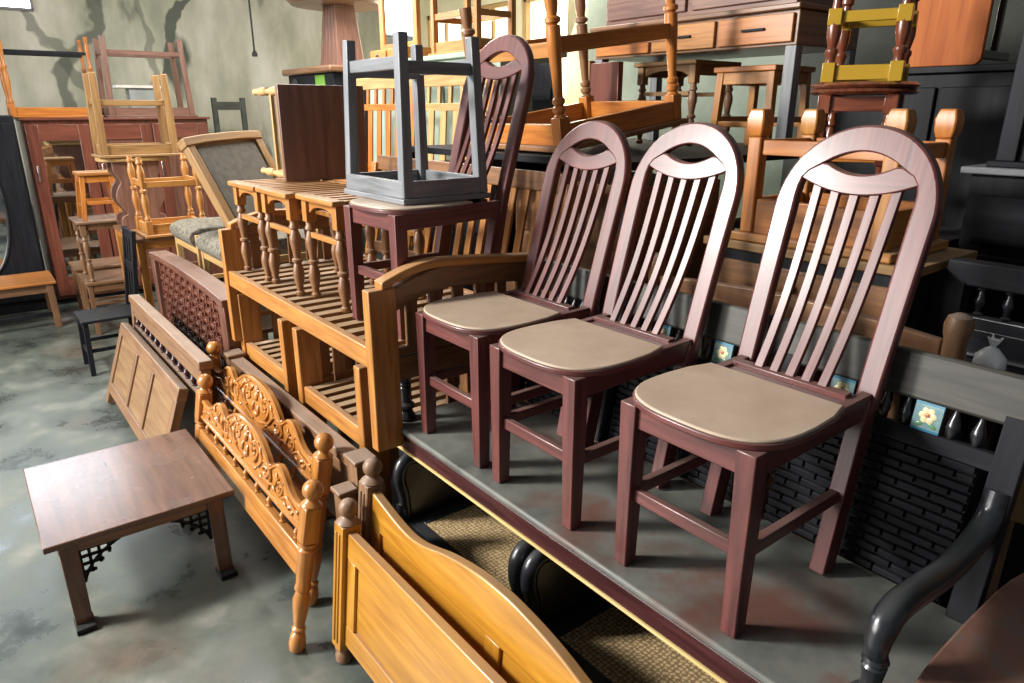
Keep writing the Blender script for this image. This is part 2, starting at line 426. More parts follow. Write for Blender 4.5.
struct(MB().span(-3.6, 5, 5.9, 6.1, 0, 4.2).obj('wall_right', 'walldark', None, 0))
def window(name, x0, x1, z0, z1, fm='pale'):
    r = bpy.data.objects.new(name, None); COL.objects.link(r); struct(r); r.location = (0, 0, 0)
    f = MB(); w = .05
    f.span(x0, x1, 5.93, 5.99, z0, z0+w); f.span(x0, x1, 5.93, 5.99, z1-w, z1); f.span(x0, x0+w, 5.93, 5.99, z0, z1); f.span(x1-w, x1, 5.93, 5.99, z0, z1)
    f.span((x0+x1)/2-.02, (x0+x1)/2+.02, 5.94, 5.98, z0, z1)
    f.obj('window_frame', fm, r)
    MB().span(x0+w, x1-w, 6.0, 6.02, z0+w, z1-w).obj('window_pane', 'daylight', r, 0)
for i, (a, b) in enumerate(((-9.6, -8.69), (-8.41, -7.64), (-7.36, -6.5))):
    window('window_%d' % (i+1), a, b, 1.75, 3.3)
r = bpy.data.objects.new('window_4', None); COL.objects.link(r); struct(r)
f = MB(); ZW = 3.10
for y0 in (-1.02, -.30, .40, 1.11): f.span(-10.51, -10.46, y0-.015, y0+.015, ZW, ZW+.9)
f.span(-10.51, -10.46, -1.03, 1.12, ZW-.01, ZW+.02); f.span(-10.51, -10.46, -1.03, 1.12, ZW+.88, ZW+.91); f.obj('window_frame', 'greywood', r)
MB().span(-10.5, -10.48, -1.0, 1.10, ZW+.01, ZW+.89).obj('window_pane', 'daylightcool', r, 0)
M['latticewood'] = wood('polished_lattice_wood', '5f352b', '80503f', .25, .1, .6)
# ==================================================================  MAROON CHAIRS
SEAT = .834
ch = make_arch_chair('maroon arch-backed chair with beige seat, nearest the camera on the black settee', (-.917, 1.437, SEAT+.001))
dup(ch, 'maroon arch-backed chair with beige seat, middle one of the three standing on the black settee', (-1.475, 1.437, SEAT+.001))
dup(ch, 'maroon arch-backed chair with beige seat, leftmost of the three standing on the black settee', (-1.94, 1.445, SEAT+.001))
CH4 = dup(ch, 'maroon arch-backed chair on the golden slatted sofa, carrying an upturned grey stool on its seat', (-2.575, 1.50, 1.121), 0)

# ==================================================================  BLACK SETTEE with the chairs on it
S0, S1 = -2.30, -.40          # seat ends
st = thing('black_settee', 'long black settee with curved arms and a dusty seat carrying three maroon chairs', 'settee', (-1.35, 1.46, SEAT))
def sx(u): return u+1.35
def sy(v): return v-1.46
b = MB(); b.span(sx(S0), sx(S1), sy(1.175), sy(1.73), -.022, 0); b.obj('seat', 'settee', st, .008, label='dusty grey-brown seat board')
b = MB(); b.span(sx(S0)+.02, sx(S1)-.02, sy(1.195), sy(1.222), -.102, -.022); b.obj('front_rail', 'rail', st)
b = MB(); b.tube([(sx(S0)+.015, sy(1.185), -.026), (sx(S1)-.015, sy(1.185), -.026)], .007, 8); b.obj('front_moulding', 'rail', st, 0)
b = MB(); b.span(sx(S0)+.03, sx(S1)-.03, sy(1.19), sy(1.226), -.111, -.102); b.obj('rail_edge', 'strip', st, .001, label='pale raw wooden strip under the front rail')
b = MB(); b.span(sx(S0)+.02, sx(S1)-.02, sy(1.68), sy(1.72), -.09, -.022); b.obj('rear_rail', 'blackwood', st)
for e in (S0, S1):
    s = -1 if e == S0 else 1
    for v in (1.235, 1.69):
        b = MB(); L = SEAT-.024
        b.lathe([(r_, h_-SEAT) for r_, h_ in prof(TURN_B, .034, L)], (sx(e-s*.025), sy(v), 0)); b.obj('leg', 'blackwood', st, 0)
    # arm: turned post, scrolling hand rest, back to the stile
    x = sx(e-s*.032); f = MB()
    f.lathe([(.036, 0), (.040, .012), (.03, .03), (.026, .04), (.038, .055), (.036, .065), (.022, .075), (.019, .10), (.024, .135), (.020, .14), (.026, .148), (.022, .16)], (x, sy(1.238), 0), (0, 0, 1), 16)
    f.obj('arm_post', 'blackwood', st, 0)
    pts = [(x, sy(1.238), .15), (x, sy(1.232), .185), (x, sy(1.238), .215), (x, sy(1.262), .238), (x, sy(1.31), .245), (x, sy(1.40), .235), (x, sy(1.50), .222), (x, sy(1.60), .222), (x, sy(1.69), .24), (x, sy(1.745), .275), (x, sy(1.765), .33)]
    if s < 0: pts = pts[:7]+[(x+.03, sy(1.60), .222), (x+.08, sy(1.68), .225), (x+.115, sy(1.73), .228)]
    pts = smooth([tuple(p) for p in pts], 50)
    n = len(pts); rs = [lerp(.020, .029, min(1, i/12)) if i < 12 else .029 for i in range(n)]
    f = MB(); f.tube(pts, rs, 12, 1.0); f.obj('arm', 'blackwood', st, 0)
# back: stiles lean from v=1.70 to 1.82
def bk(z): return sy(1.705+.12*(z/.58))
stiles = [S0+.14, -1.66, -1.02, S1-.03]
for u in stiles:
    b = MB(); b.bar((sx(u), bk(0), 0), (sx(u), bk(.5), .5), .06, .035, (0, 1, 0)); b.obj('back_stile', 'blackmatte', st)
b = MB(); b.bar((sx(S0)+.115, bk(.535), .535), (sx(S1)+.01, bk(.535), .535), .032, .12, (0, .2, 1)); b.obj('crest_rail', 'crest', st, .008, label='dusty grey-green top rail')
b = MB(); b.bar((sx(S0)+.12, bk(.385), .385), (sx(S1)-.02, bk(.385), .385), .03, .045, (0, .2, 1)); b.obj('middle_rail', 'blackmatte', st)
for a, c in zip(stiles[:-1], stiles[1:]):
    # block-woven panel: staggered raised blocks on a backing board
    x0, x1 = sx(a)+.055, sx(c)-.055
    b = MB(); b.bar(((x0+x1)/2, bk(.015)+.008, .015), ((x0+x1)/2, bk(.37)+.008, .37), x1-x0, .012, (0, 1, 0))
    rows = 15
    for i in range(rows):
        z = .02+i*.0232; nb = 6; w_ = (x1-x0)/nb
        for k in range(-1, nb+1):
            l_ = x0+k*w_+(w_/2 if i % 2 else 0)+.003; r_ = min(x1, l_+w_-.006); l_ = max(x0, l_)
            if r_-l_ < .02: continue
            b.box(((l_+r_)/2, bk(z)-.004-random.random()*.003, z+.01), (r_-l_, .012, .0175))
    b.obj('woven_panel', 'blackmatte', st, .0015)
    n = 9
    for k in range(n):
        x = lerp(x0+.02, x1-.02, k/(n-1))
        if k in (2, 6):
            b = MB(); b.bar((x, bk(.405), .405), (x, bk(.485), .485), .075, .018, (0, 1, 0)); o = b.obj('splat', 'blackmatte', st, .002)
            tl = MB(); tl.box((x, bk(.445)-.013, .445), (.066, .006, .072), RX(-12)); to = tl.obj('flower_tile', 'tile', o, .001, label='blue glazed tile with a pale flower')
        else:
            MB().lathe(prof([(.4, 0), (.5, .1), (1, .35), (.95, .45), (.5, .75), (.35, .9), (.5, 1)], .017, .085), (x, bk(.405), .402), (0, .2, 1), 10).obj('back_spindle', 'blackwood', st, 0)
def tile_flowers():
    """painted flower reliefs for the tiles"""
    for tlo in [o for o in bpy.data.objects if o.name.startswith('flower_tile')]:
        bb = [Vector(c) for c in tlo.bound_box]; c = sum(bb, Vector())/8
        m = TR(*c) @ RX(-12)
        b = MB()
        for k in range(6):
            a = k*PI/3; b.ball((.013*math.cos(a), -.0035, .004+.013*math.sin(a)), .008, (1, .15, 1), 8, m)
        fo = b.obj('flower', 'petal', tlo, 0)
        b = MB(); b.ball((0, -.0045, .004), .006, (1, .25, 1), 8, m)
        b.obj('flower_eye', 'coral', tlo, 0)
        for s in (-1, 1): b = MB(); b.ball((0, 0, 0), .011, (1, .12, .5), 8, m @ TR(s*.016, -.0035, -.02) @ RY(s*25)); b.obj('flower_leaf', 'leafgreen', tlo, 0)
        for z_ in (-.033, .033): b = MB(); b.span(-.033, .033, -.0036, -.003, z_-.003, z_+.003, m); b.obj('tile_border', 'blue', tlo, 0)
tile_flowers()

# ==================================================================  BLACK ARMCHAIRS under the settee
def black_armchair(label, loc):
    t = thing('black_armchair', label, 'armchair', loc, 0, 'black rattan-seated armchairs under the settee')
    W, D = .79, .62
    for s in (-1, 1):
        pts = smooth([(0.0, .10), (-.012, .3), (-.015, .52), (-.03, .60), (-.022, .655), (.012, .678), (.06, .672), (.3, .655), (.58, .65)], 40)
        poly = pts+[(.58, .10)]
        b = MB(); b.prism(poly, .036, TR(s*(W/2-.022), 0, 0) @ RZ(90)); b.obj('side_panel', 'blackwood', t, .006)
        b = MB(); pp = [(s*(W/2-.022), p[0], p[1]) for p in smooth([(-.012, .3), (-.018, .52), (-.034, .60), (-.024, .66), (.012, .684), (.06, .678), (.3, .66), (.58, .655)], 40)]
        b.tube(pp, .027, 10); b.obj('arm_roll', 'blackwood', t, 0)
        b = MB(); b.lathe([(.02, 0), (.026, .02), (.018, .05), (.026, .09), (.03, .14), (.02, .17), (.027, .2), (.027, .40), (.02, .43), (.03, .46), (.018, .5)], (s*(W/2-.022), -.035, 0)); b.obj('front_leg', 'blackwood', t, 0)
        b = MB(); b.bar((s*(W/2-.022), D-.03, 0), (s*(W/2-.022), D+.06, .70), .04, .04); b.obj('rear_leg', 'blackwood', t)
    b = MB(); b.span(-W/2+.04, W/2-.04, -.02, .03, .34, .42); b.span(-W/2+.04, W/2-.04, D-.06, D-.02, .34, .42)
    for s in (-1, 1): b.span(s*(W/2-.04), s*(W/2-.1), .03, D-.06, .36, .42)
    b.obj('seat_frame', 'blackwood', t)
    b = MB(); b.span(-W/2+.1, W/2-.1, .03, D-.06, .40, .416); b.obj('woven_seat', 'rattan', t, 0, label='pale woven rattan seat')
    b = MB(); b.span(-W/2+.05, W/2-.05, D-.005, D+.025, .48, .66); b.obj('back_panel', 'blackmatte', t)
    return t
ba = black_armchair('black armchair with rolled arms and woven seat, under the settee beside its far left leg', (-1.845, 1.20, 0))
dup(ba, 'black armchair with rolled arms and woven seat, under the settee nearest the bottom edge', (-1.035, 1.20, 0))

# ==================================================================  COFFEE TABLE
t = thing('coffee_table', 'low worn brown coffee table with splayed feet standing on the concrete floor', 'coffee table', (-3.31, .355, 0))
MB().span(-.40, .40, -.36, .36, .378, .405).obj('tabletop', 'table', t, .004)
b = MB(); b.span(-.35, .35, -.315, -.29, .325, .378); b.span(-.35, .35, .29, .315, .325, .378); b.span(.335, .36, -.29, .29, .325, .378); b.span(-.36, -.335, -.29, .29, .325, .378)
b.obj('apron', 'oldbrown', t)
for a in (-1, 1):
    for c in (-1, 1):
        b = MB(); b.bar((a*.345, c*.28, .378), (a*.375, c*.28, .02), .065, .05, (1, 0, 0), .95); lg = b.obj('leg', 'table', t)
        b = MB(); b.span(a*.34, a*.44, c*.28-.035, c*.28+.035, 0, .024); b.obj('foot_block', 'blackmatte', lg)
for a in (-1, 1):
    for c in (-1, 1):
        # pierced corner bracket: curved edge and lattice bars
        b = MB(); x = a*.348
        y0 = c*.247; zt = .325
        def q(dy, dz): return (x, y0-c*dy, zt-dz)
        b.bar(q(0, 0), q(.15, 0), .014, .012, (1, 0, 0)); b.bar(q(0, 0), q(0, .15), .014, .012, (1, 0, 0))
        for k in (.035, .07, .105):
            b.bar(q(k, 0), q(k, .145-k*.9), .012, .008, (1, 0, 0)); b.bar(q(0, k), q(.145-k*.9, k), .012, .008, (1, 0, 0))
        arc = [q(.15-.15*math.sin(i*PI/16)*.55-.0375*i/8*1.8, .15*i/8-.15*math.sin(i*PI/8)*.12) for i in range(9)]
        b.tube(arc, .007, 6); b.obj('fret_bracket', 'blackmatte', t, 0)

# ==================================================================  CARVED BED ENDS
def scroll(cx, cz, r, turns, s=1, a0=0, n=22):
    return [(cx+s*r*(1-.8*i/n)*math.cos(a0+turns*2*PI*i/n), cz+r*(1-.8*i/n)*math.sin(a0+turns*2*PI*i/n)) for i in range(n+1)]
def carved_end(label, loc, W, sc=1.0, lean=11):
    t = thing('carved_bed_end', label, 'bed end', loc, 0, 'carved amber bed ends', (-R(lean), 0, 0))
    H = .70*sc
    for s in (-1, 1):
        b = MB(); x = s*W/2
        b.span(x-.033, x+.033, -.033, .033, H*.665, H*.875)
        b.obj('post', 'carve', t, .006)
        b = MB(); k = H*.665
        b.lathe([(.020, 0), (.030, .01), (.033, .04), (.028, .075), (.018, .085), (.027, .092), (.027, .102), (.019, .11), (.024, .13), (.033, .20), (.034, .23), (.024, .262), (.032, .27), (.032, .282), (.028, .29), (.031, .34), (.034, k-.03), (.026, k-.022), (.037, k-.012), (.037, k)], (x, 0, 0), (0, 0, 1), 16)
        b.obj('turned_leg', 'carve', t, 0)
        b = MB(); b.lathe(post_ball(0, .066, .033, .040), (x, 0, H*.875), (0, 0, 1), 18); b.obj('ball_finial', 'carve', t, 0)
    w = W/2-.033
    half = [(0, .700), (.09, .695), (.17, .675), (.23, .640), (.265, .612), (.29, .618), (.335, .648), (.38, .650), (.42, .630), (.46, .600), (.52, .580), (.605, .585)]
    half = [(x/.605*w, z*sc) for x, z in half]
    top = smooth([(-x, z) for x, z in half[::-1]]+half[1:], 90)
    z0 = .488*sc
    low = [(x, z0) for x, z in top]
    b = MB(); b.strip(top, low, .022); b.obj('carved_panel', 'carve', t, .002)
    rim = MB(); rim.tube([(x, -.012, z-.008) for x, z in top], .0085, 6)
    rim.tube([(-w, -.012, z0+.006), (w, -.012, z0+.006)], .009, 6)
    rim.obj('panel_rim', 'carve', t, 0)
    v = MB(); f = w/.605
    def vine(pts, r=.006): v.tube([(x*f, -.014-.004*math.sin(i*.9), z*sc) for i, (x, z) in enumerate(pts)], r, 6)
    def leaf(x, z, l, wd, a): v.ball((0, 0, 0), l, (1, .35, wd), 8, TR(x*f, -.014, z*sc) @ RY(a))
    for s in (-1, 1):
        vine(scroll(s*.10, .61, .052, 1.3, s, -PI/2)); vine(scroll(s*.235, .575, .04, 1.35, -s, PI/2*.6)); vine(scroll(s*.385, .565, .034, 1.3, s, -PI/2)); vine(scroll(s*.50, .53, .026, 1.2, -s, PI*.3))
        vine([(s*.02, .52), (s*.08, .535), (s*.16, .56), (s*.20, .60), (s*.15, .645), (s*.08, .675)]); vine([(s*.22, .535), (s*.30, .545), (s*.35, .56), (s*.37, .60)]); vine([(s*.40, .53), (s*.46, .56), (s*.52, .55), (s*.58, .53)])
        vine([(s*.28, .51), (s*.30, .57), (s*.285, .60)])
        for (x, z, l, a) in ((.06, .65, .03, 40), (.14, .66, .022, -30), (.03, .575, .028, 80), (.17, .63, .022, 60), (.19, .53, .022, 10), (.27, .61, .018, -40), (.33, .54, .02, 30), (.42, .605, .02, -50), (.44, .525, .02, 10), (.55, .545, .018, -20), (.35, .60, .016, 60), (.12, .535, .02, -20), (.10, .64, .02, -70)):
            leaf(s*x, z, l, .42, s*a)
    for k in range(5): leaf(0, .652, .030, .3, 90+(k-2)*34)
    v.ball((0, -.016, .63*sc), .02, (1, .6, 1.2), 10); v.ball((0, -.016, .55*sc), .016, (1.6, .5, 1), 10)
    v.obj('leaf_carving', 'carve', t, 0)
    n = 9
    for k in range(n):
        x = lerp(-w+.07, w-.07, k/(n-1))
        MB().lathe(prof(SPIN, .014, .062*sc), (x, 0, z0-.062*sc), (0, 0, 1), 10).obj('spindle', 'carve', t, 0)
    b = MB(); b.span(-w, w, -.02, .02, .31*sc, .427*sc); b.obj('lower_rail', 'carve', t, .006)
    return t
carved_end('carved amber bed end with ball posts, the front one beside the coffee table', (-2.955, .700, 0), 1.39, 1.0, 11)
carved_end('carved amber bed end with ball posts, the taller one standing behind its twin', (-3.235, .850, .005), 1.50, 1.09, 10)

# ==================================================================  YELLOW BED ENDS
def yellow_end(label, loc, W, top, lean, hump=False):
    t = thing('panelled_bed_end', label, 'bed end', loc, 0, None, (-R(lean), 0, 0))
    ht = top[0][1]+.02
    for s in (-1, 1):
        x = s*W/2; b = MB()
        b.span(x-.036, x+.036, -.036, .036, .07, ht)
        for gx in (-.012, .012): b.tube([(x+gx, -.037, .10), (x+gx, -.037, ht-.03)], .006, 6)
        b.obj('post', 'yellow' if not hump else 'dustybrown', t, .006)
        b = MB(); b.lathe([(.018, 0), (.03, .006), (.034, .03), (.024, .05), (.036, .06), (.036, .072)], (x, 0, 0), (0, 0, 1), 16); b.obj('foot', 'dustybrown', t, 0)
        b = MB(); b.lathe(post_ball(0, .07, .035, .036), (x, 0, ht), (0, 0, 1), 18); b.obj('ball_finial', 'dustybrown', t, 0, label='dusty ball finial')
    w = W/2-.036
    pr = [(x, z) for x, z in top]
    pr = smooth([(-x, z) for x, z in pr]+[(x, z) for x, z in pr[::-1]][1:], 70) if hump else [(-w, top[0][1]), (w, top[0][1])]
    pr = [(max(-w, min(w, x)), z) for x, z in pr]
    lo = top[0][1]-(.10 if not hump else .135)
    b = MB(); b.strip(pr, [(x, lo) for x, z in pr], .036); b.obj('top_rail', 'yellow', t, .005)
    b = MB(); b.span(-w, w, -.018, .018, .10, .19); b.obj('lower_rail', 'yellow', t, .005)
    n = 2
    ed = [lerp(-w, w, k/n) for k in range(n+1)]
    for k, x in enumerate(ed):
        a, c = (x, x+.065) if k == 0 else ((x-.065, x) if k == n else (x-.035, x+.035))
        b = MB(); b.span(a, c, -.017, .017, .19, lo); b.obj('stile', 'yellow', t)
    for k in range(n):
        a, c = ed[k]+(.065 if k == 0 else .035), ed[k+1]-(.065 if k == n-1 else .035)
        b = MB(); b.span(a, c, -.004, .010, .19, lo)
        iv = [(a, .19), (c, .19), (c, lo), (a, lo)]; m_ = .035
        jv = [(a+m_, .19+m_), (c-m_, .19+m_), (c-m_, lo-m_), (a+m_, lo-m_)]
        vs = [(x, -.004, z) for x, z in iv]+[(x, -.013, z) for x, z in jv]
        b.poly(vs, [(0, 1, 5, 4), (1, 2, 6, 5), (2, 3, 7, 6), (3, 0, 4, 7), (4, 5, 6, 7)], ID, 0)
        b.obj('panel', 'yellow', t, .002)
    return t
yellow_end('straight-topped yellow bed end with recessed panels, front one at the bottom edge', (-1.27, .825, 0), 1.66, [(.73, .565)], 6)
yellow_end('hump-topped yellow bed end standing just behind the straight one', (-1.33, .925, 0), 1.57, [(.75, .685), (.55, .645), (.42, .645), (.25, .69), (.1, .715), (0, .72)], 6, True)
# spare bed post between the carved and yellow ends
t = thing('bed_post', 'square dusty bed post with flat cap between the carved and the yellow bed ends', 'bed post', (-2.31, .972, 0))
MB().span(-.032, .032, -.032, .032, 0, .58).obj('shaft', 'dustybrown', t, .004)
b = MB(); b.span(-.042, .042, -.042, .042, .58, .60); b.obj('cap', 'dustybrown', t, .006)
# plain bed end (the long dusty beam)
t = thing('plain_bed_end', 'plain dusty brown bed end with square capped post behind the carved bed ends', 'bed end', (-3.13, 1.062, 0))
for s, hh in ((-1, .70), (1, .70)):
    b = MB(); b.span(s*.79-.045, s*.79+.045, -.04, .04, 0, hh-.02); b.obj('post', 'dustybrown', t, .004)
    b = MB(); b.span(s*.79-.056, s*.79+.056, -.05, .05, hh-.02, hh); b.obj('cap', 'dustybrown', t, .006)
b = MB(); b.span(-.745, .745, -.024, .024, .30, .665); b.obj('board', 'dustybrown', t, .005)
b = MB(); b.span(-.745, .745, -.036, .036, .635, .678); b.obj('top_rail', 'dustybrown', t, .005)

# ==================================================================  LEANING HEADBOARDS
t = thing('panelled_headboard', 'brown headboard with recessed plain panels leaning in front of the other headboards', 'headboard', (-4.66, .565, 0), 0, None, (-R(19), 0, 0))
Wd, Hh = 1.58, .60
b = MB(); b.span(-Wd/2, Wd/2, -.02, .035, Hh-.075, Hh); b.obj('top_rail', 'dustybrown', t, .006)
b = MB(); b.span(-Wd/2+.06, Wd/2-.06, -.018, .018, .10, .17); b.obj('lower_rail', 'dustybrown', t, .004)
for x in (-Wd/2, -Wd/2+.545, Wd/2-.545-.055, Wd/2-.07):
    b = MB(); b.span(x, x+(.07 if abs(x) > .7 else .055), -.018, .03 if abs(x) > .7 else .018, .02 if abs(x) > .7 else .17, Hh-.075); b.obj('stile', 'dustybrown', t, .004)
for a, c in ((-Wd/2+.07, -Wd/2+.545), (-Wd/2+.60, Wd/2-.60), (Wd/2-.545, Wd/2-.07)):
    MB().span(a, c, -.004, .012, .17, Hh-.075).obj('panel', 'panelbrown', t, 0)
t = thing('spindle_headboard', 'brown headboard with a row of small dark spindles, behind the panelled one', 'headboard', (-4.60, .80, 0), 0, None, (-R(4), 0, 0))
Wd = 1.78
b = MB(); b.span(-Wd/2, Wd/2, -.03, .045, .70, .752); b.obj('top_rail', 'dustybrown', t, .008)
b = MB(); b.span(-Wd/2+.02, Wd/2-.02, -.016, .016, .615, .70); b.obj('frieze', 'dustybrown', t)
b = MB(); b.span(-Wd/2+.05, Wd/2-.05, -.016, .016, .10, .54); b.obj('board', 'dustybrown', t)
for s in (-1, 1):
    b = MB(); b.span(s*Wd/2, s*(Wd/2-.06), -.02, .03, 0, .70); b.obj('post', 'dustybrown', t)
for g in range(2):
    for k in range(6):
        x = lerp(-.78, -.08, k/5) if g == 0 else lerp(.08, .78, k/5)
        MB().lathe(prof(SPIN, .018, .076), (x, 0, .54), (0, 0, 1), 10).obj('spindle', 'rail', t, 0)
b = MB(); b.span(-Wd/2+.06, Wd/2-.06, .010, .014, .53, .62); b.obj('backing', 'blackmatte', t, 0)
t = thing('lattice_headboard', 'reddish brown headboard with a woven lattice front, furthest of the leaning headboards', 'headboard', (-4.90, 1.06, 0))
Wd = 1.80
top = smooth([(-Wd/2, .985), (-.5, 1.005), (0, 1.012), (.5, 1.005), (Wd/2, .985)], 24)
b = MB(); b.strip(top, [(x, z-.045) for x, z in top], .125, lambda z: .055); b.obj('top_rail', 'lattice', t, .006)
for s in (-1, 1):
    b = MB(); b.span(s*Wd/2, s*(Wd/2-.11), 0, .115, 0, .945); b.obj('post', 'lattice', t, .005)
b = MB(); b.span(-Wd/2+.1, Wd/2-.1, .05, .10, .30, .945); b.obj('backing', 'red', t, 0)
b = MB(); b.span(-Wd/2+.1, Wd/2-.1, .0, .08, .30, .40); b.obj('lower_rail', 'lattice', t)
b = MB(); cs = .074
for i in range(int((Wd-.24)/cs)):
    for j in range(7):
        x = -Wd/2+.14+i*cs; z = .435+j*cs
        if (i+j) % 2: b.box((x, .035, z), (cs*1.15, .016, .022)); b.box((x, .04, z+.02), (cs*.5, .012, .012))
        else: b.box((x, .035, z), (.022, .016, cs*1.15)); b.box((x+.02, .04, z), (.012, .012, cs*.5))
b.obj('lattice', 'latticewood', t, .002)

# ==================================================================  GOLDEN SLATTED SOFA and what stands on it
ZS = 1.165
W_, D_ = 1.76, .80
sofa = slat_seat_chair('slatted_sofa', 'golden teak sofa with slatted seat, carrying three small stools and a maroon chair', 'sofa', (-3.08, 1.087, 0), W_, D_, ZS, 1.39, 16, 'teak', 'teakbrown', None, foot=.76)
for s in (-1, 1):
    x = s*(W_/2-.024); b = MB()
    side = smooth([(.10, 1.385), (.2, 1.42), (.32, 1.44), (.5, 1.43), (.72, 1.41), (.84, 1.40)], 30)
    b.strip([(p[0], p[1]) for p in side], [(p[0], p[1]-.085) for p in side], .036, None, TR(x, 0, 0) @ RZ(90)); b.obj('arm_apron', 'teakbrown', sofa, .003)
    b = MB(); b.strip([(p[0]-.06, p[1]+.032) for p in side], [(p[0]-.06, p[1]) for p in side], .062, None, TR(x, 0, 0) @ RZ(90)); b.obj('armrest', 'teak', sofa, .006)
    b = MB(); b.span(x-.016, x+.016, .10, .80, 1.125, 1.155); b.obj('lower_arm_rail', 'teakbrown', sofa)
    for k in range(6):
        y = .17+k*.105; b = MB(); b.span(x-.010, x+.010, y-.024, y+.024, 1.15, 1.35); b.obj('arm_slat', 'teakbrown', sofa)
    b = MB(); b.bar((x, D_+.05, 1.0), (x, D_+.16, 1.70), .05, .06, (0, 1, 0)); b.obj('back_stile', 'teak', sofa, .006)
b = MB(); b.bar((-W_/2+.03, D_+.165, 1.70), (W_/2-.03, D_+.165, 1.70), .035, .085, (0, .15, 1)); b.obj('crest_rail', 'teakbrown', sofa, .006)
b = MB(); b.bar((-W_/2+.03, D_+.06, 1.22), (W_/2-.03, D_+.06, 1.22), .03, .06, (0, .15, 1)); b.obj('lower_back_rail', 'teakbrown', sofa)
for k in range(17):
    x = lerp(-W_/2+.11, W_/2-.11, k/16)
    b = MB(); b.bar((x, D_+.065, 1.24), (x, D_+.16, 1.67), .046, .014, (0, 1, 0)); b.obj('back_slat', 'teak', sofa, .002)

# lower slatted armchairs underneath
def low_chair(label, u, v=1.13):
    W, D, seat, arm = .70, .60, .745, 1.03
    t = slat_seat_chair('slatted_armchair', label, 'armchair', (u, v, 0), W, D, seat, arm, 7, 'teak', 'teakbrown', 'slatted teak armchairs under the sofa', foot=.0)
    for s in (-1, 1):
        x = s*(W/2-.026); b = MB(); b.span(x-.022, x+.022, .10, D, arm-.04, arm); b.obj('armrest', 'teakbrown', t)
        for k in range(3):
            y = .2+k*.12; b = MB(); b.span(x-.010, x+.010, y-.03, y+.03, seat-.07, arm-.04); b.obj('arm_slat', 'teakbrown', t)
    b = MB(); b.bar((-W/2+.05, D-.02, .99), (W/2-.05, D-.02, .99), .03, .07); b.obj('crest_rail', 'teakbrown', t)
    for k in range(5):
        x = lerp(-W/2+.13, W/2-.13, k/4); b = MB(); b.span(x-.032, x+.032, D-.03, D-.014, seat-.02, .96); b.obj('back_slat', 'teakbrown', t)
    return t
low_chair('teak slatted armchair under the sofa, the nearer of the two', -2.765)
low_chair('teak slatted armchair under the sofa, the farther one beside the lattice headboard', -3.60)

# three turned-leg stools
def turned_stool(name, label, loc, W=.37, D=.44, H=.48, mat='teakbrown', topm='teak', rz=0, group=None, slats=True, rot=None):
    t = thing(name, label, 'stool', loc, rz, group, rot)
    for a in (-1, 1):
        for c in (-1, 1):
            x, y = a*(W/2-.026), c*(D/2-.03)
            b = MB(); b.span(x-.024, x+.024, y-.024, y+.024, H-.125, H-.025); lg = b.obj('leg_block', topm, t, .003)
            b = MB(); b.lathe(prof(TURN_A, .027, H-.125), (x, y, 0), (0, 0, 1), 14); b.obj('turned_leg', mat, t, 0)
    for c in (-1, 1):
        y = c*(D/2-.03); w = W/2-.05
        arch = smooth([(-w, H-.085), (-w*.6, H-.058), (0, H-.05), (w*.6, H-.058), (w, H-.085)], 16)
        b = MB(); b.strip([(x, H-.02) for x, z in arch], arch, .018, None, TR(0, y, 0)); b.obj('apron', topm, t, .002)
        b = MB(); b.bar((-w, y, H*.62), (w, y, H*.62), .02, .024); b.obj('stretcher', topm, t, .002)
    for a in (-1, 1):
        x = a*(W/2-.026); b = MB(); b.span(x-.009, x+.009, -D/2+.05, D/2-.05, H-.08, H-.02); b.obj('side_apron', mat, t)
    if slats:
        rim = smooth([(-W/2-.012, -.0), (-W/4, .006), (0, .009), (W/4, .006), (W/2+.012, 0)], 12)
        b = MB(); b.span(-W/2-.012, W/2+.012, -D/2-.015, -D/2+.045, H-.025, H); b.obj('top_rail', topm, t, .007)
        b = MB(); b.span(-W/2-.012, W/2+.012, D/2-.03, D/2+.01, H-.025, H); b.obj('top_rail', topm, t, .007)
        for k in range(5):
            x = lerp(-W/2+.02, W/2-.02, k/4); b = MB(); b.span(x-.022, x+.022, -D/2+.045, D/2-.03, H-.02, H-.003); b.obj('seat_slat', topm, t, .002)
    else:
        b = MB(); b.span(-W/2-.015, W/2+.015, -D/2-.015, D/2+.015, H-.024, H); b.obj('seat', topm, t, .006)
    return t
G = 'turned-leg stools on the slatted sofa'
ts = turned_stool('turned_stool', 'slat-topped turned-leg stool on the golden sofa, farthest from the maroon chair', (-3.712, 1.375, ZS), group=G)
dup(ts, 'slat-topped turned-leg stool on the golden sofa, middle of the row of three', (-3.316, 1.385, ZS))
dup(ts, 'slat-topped turned-leg stool on the golden sofa, right next to the maroon chair', (-2.920, 1.43, ZS))

M['panelred'] = wood('worn_red_brown_panel', '5c4038', '7c5c50', .3, 0, .4, .7)
# brown stool lying on its side on those stools
t = thing('tipped_stool', 'brown stool lying on its side on the turned stools, its dark seat facing out', 'stool', (-3.64, 1.59, ZS+.482))
b = MB(); b.span(-.012, .012, -.235, .235, 0, .475); b.obj('seat', 'panelred', t, .004, label='dark red-brown seat board')
b = MB(); b.span(-.035, -.012, -.232, .232, .003, .03); b.span(-.035, -.012, -.232, .232, .445, .472); b.span(-.035, -.012, -.232, -.205, .03, .445); b.span(-.035, -.012, .205, .232, .03, .445); b.obj('apron', 'tan', t)
for y in (-.205, .205):
    for z in (.03, .445):
        b = MB(); b.lathe(prof(TURN_A, .022, .37), (-.405, y, z), (1, 0, 0), 12); b.obj('turned_leg', 'pale', t, 0)
for y in (-.205, .205):
    b = MB(); b.bar((-.16, y, .04), (-.16, y, .44), .02); b.obj('stretcher', 'pale', t)

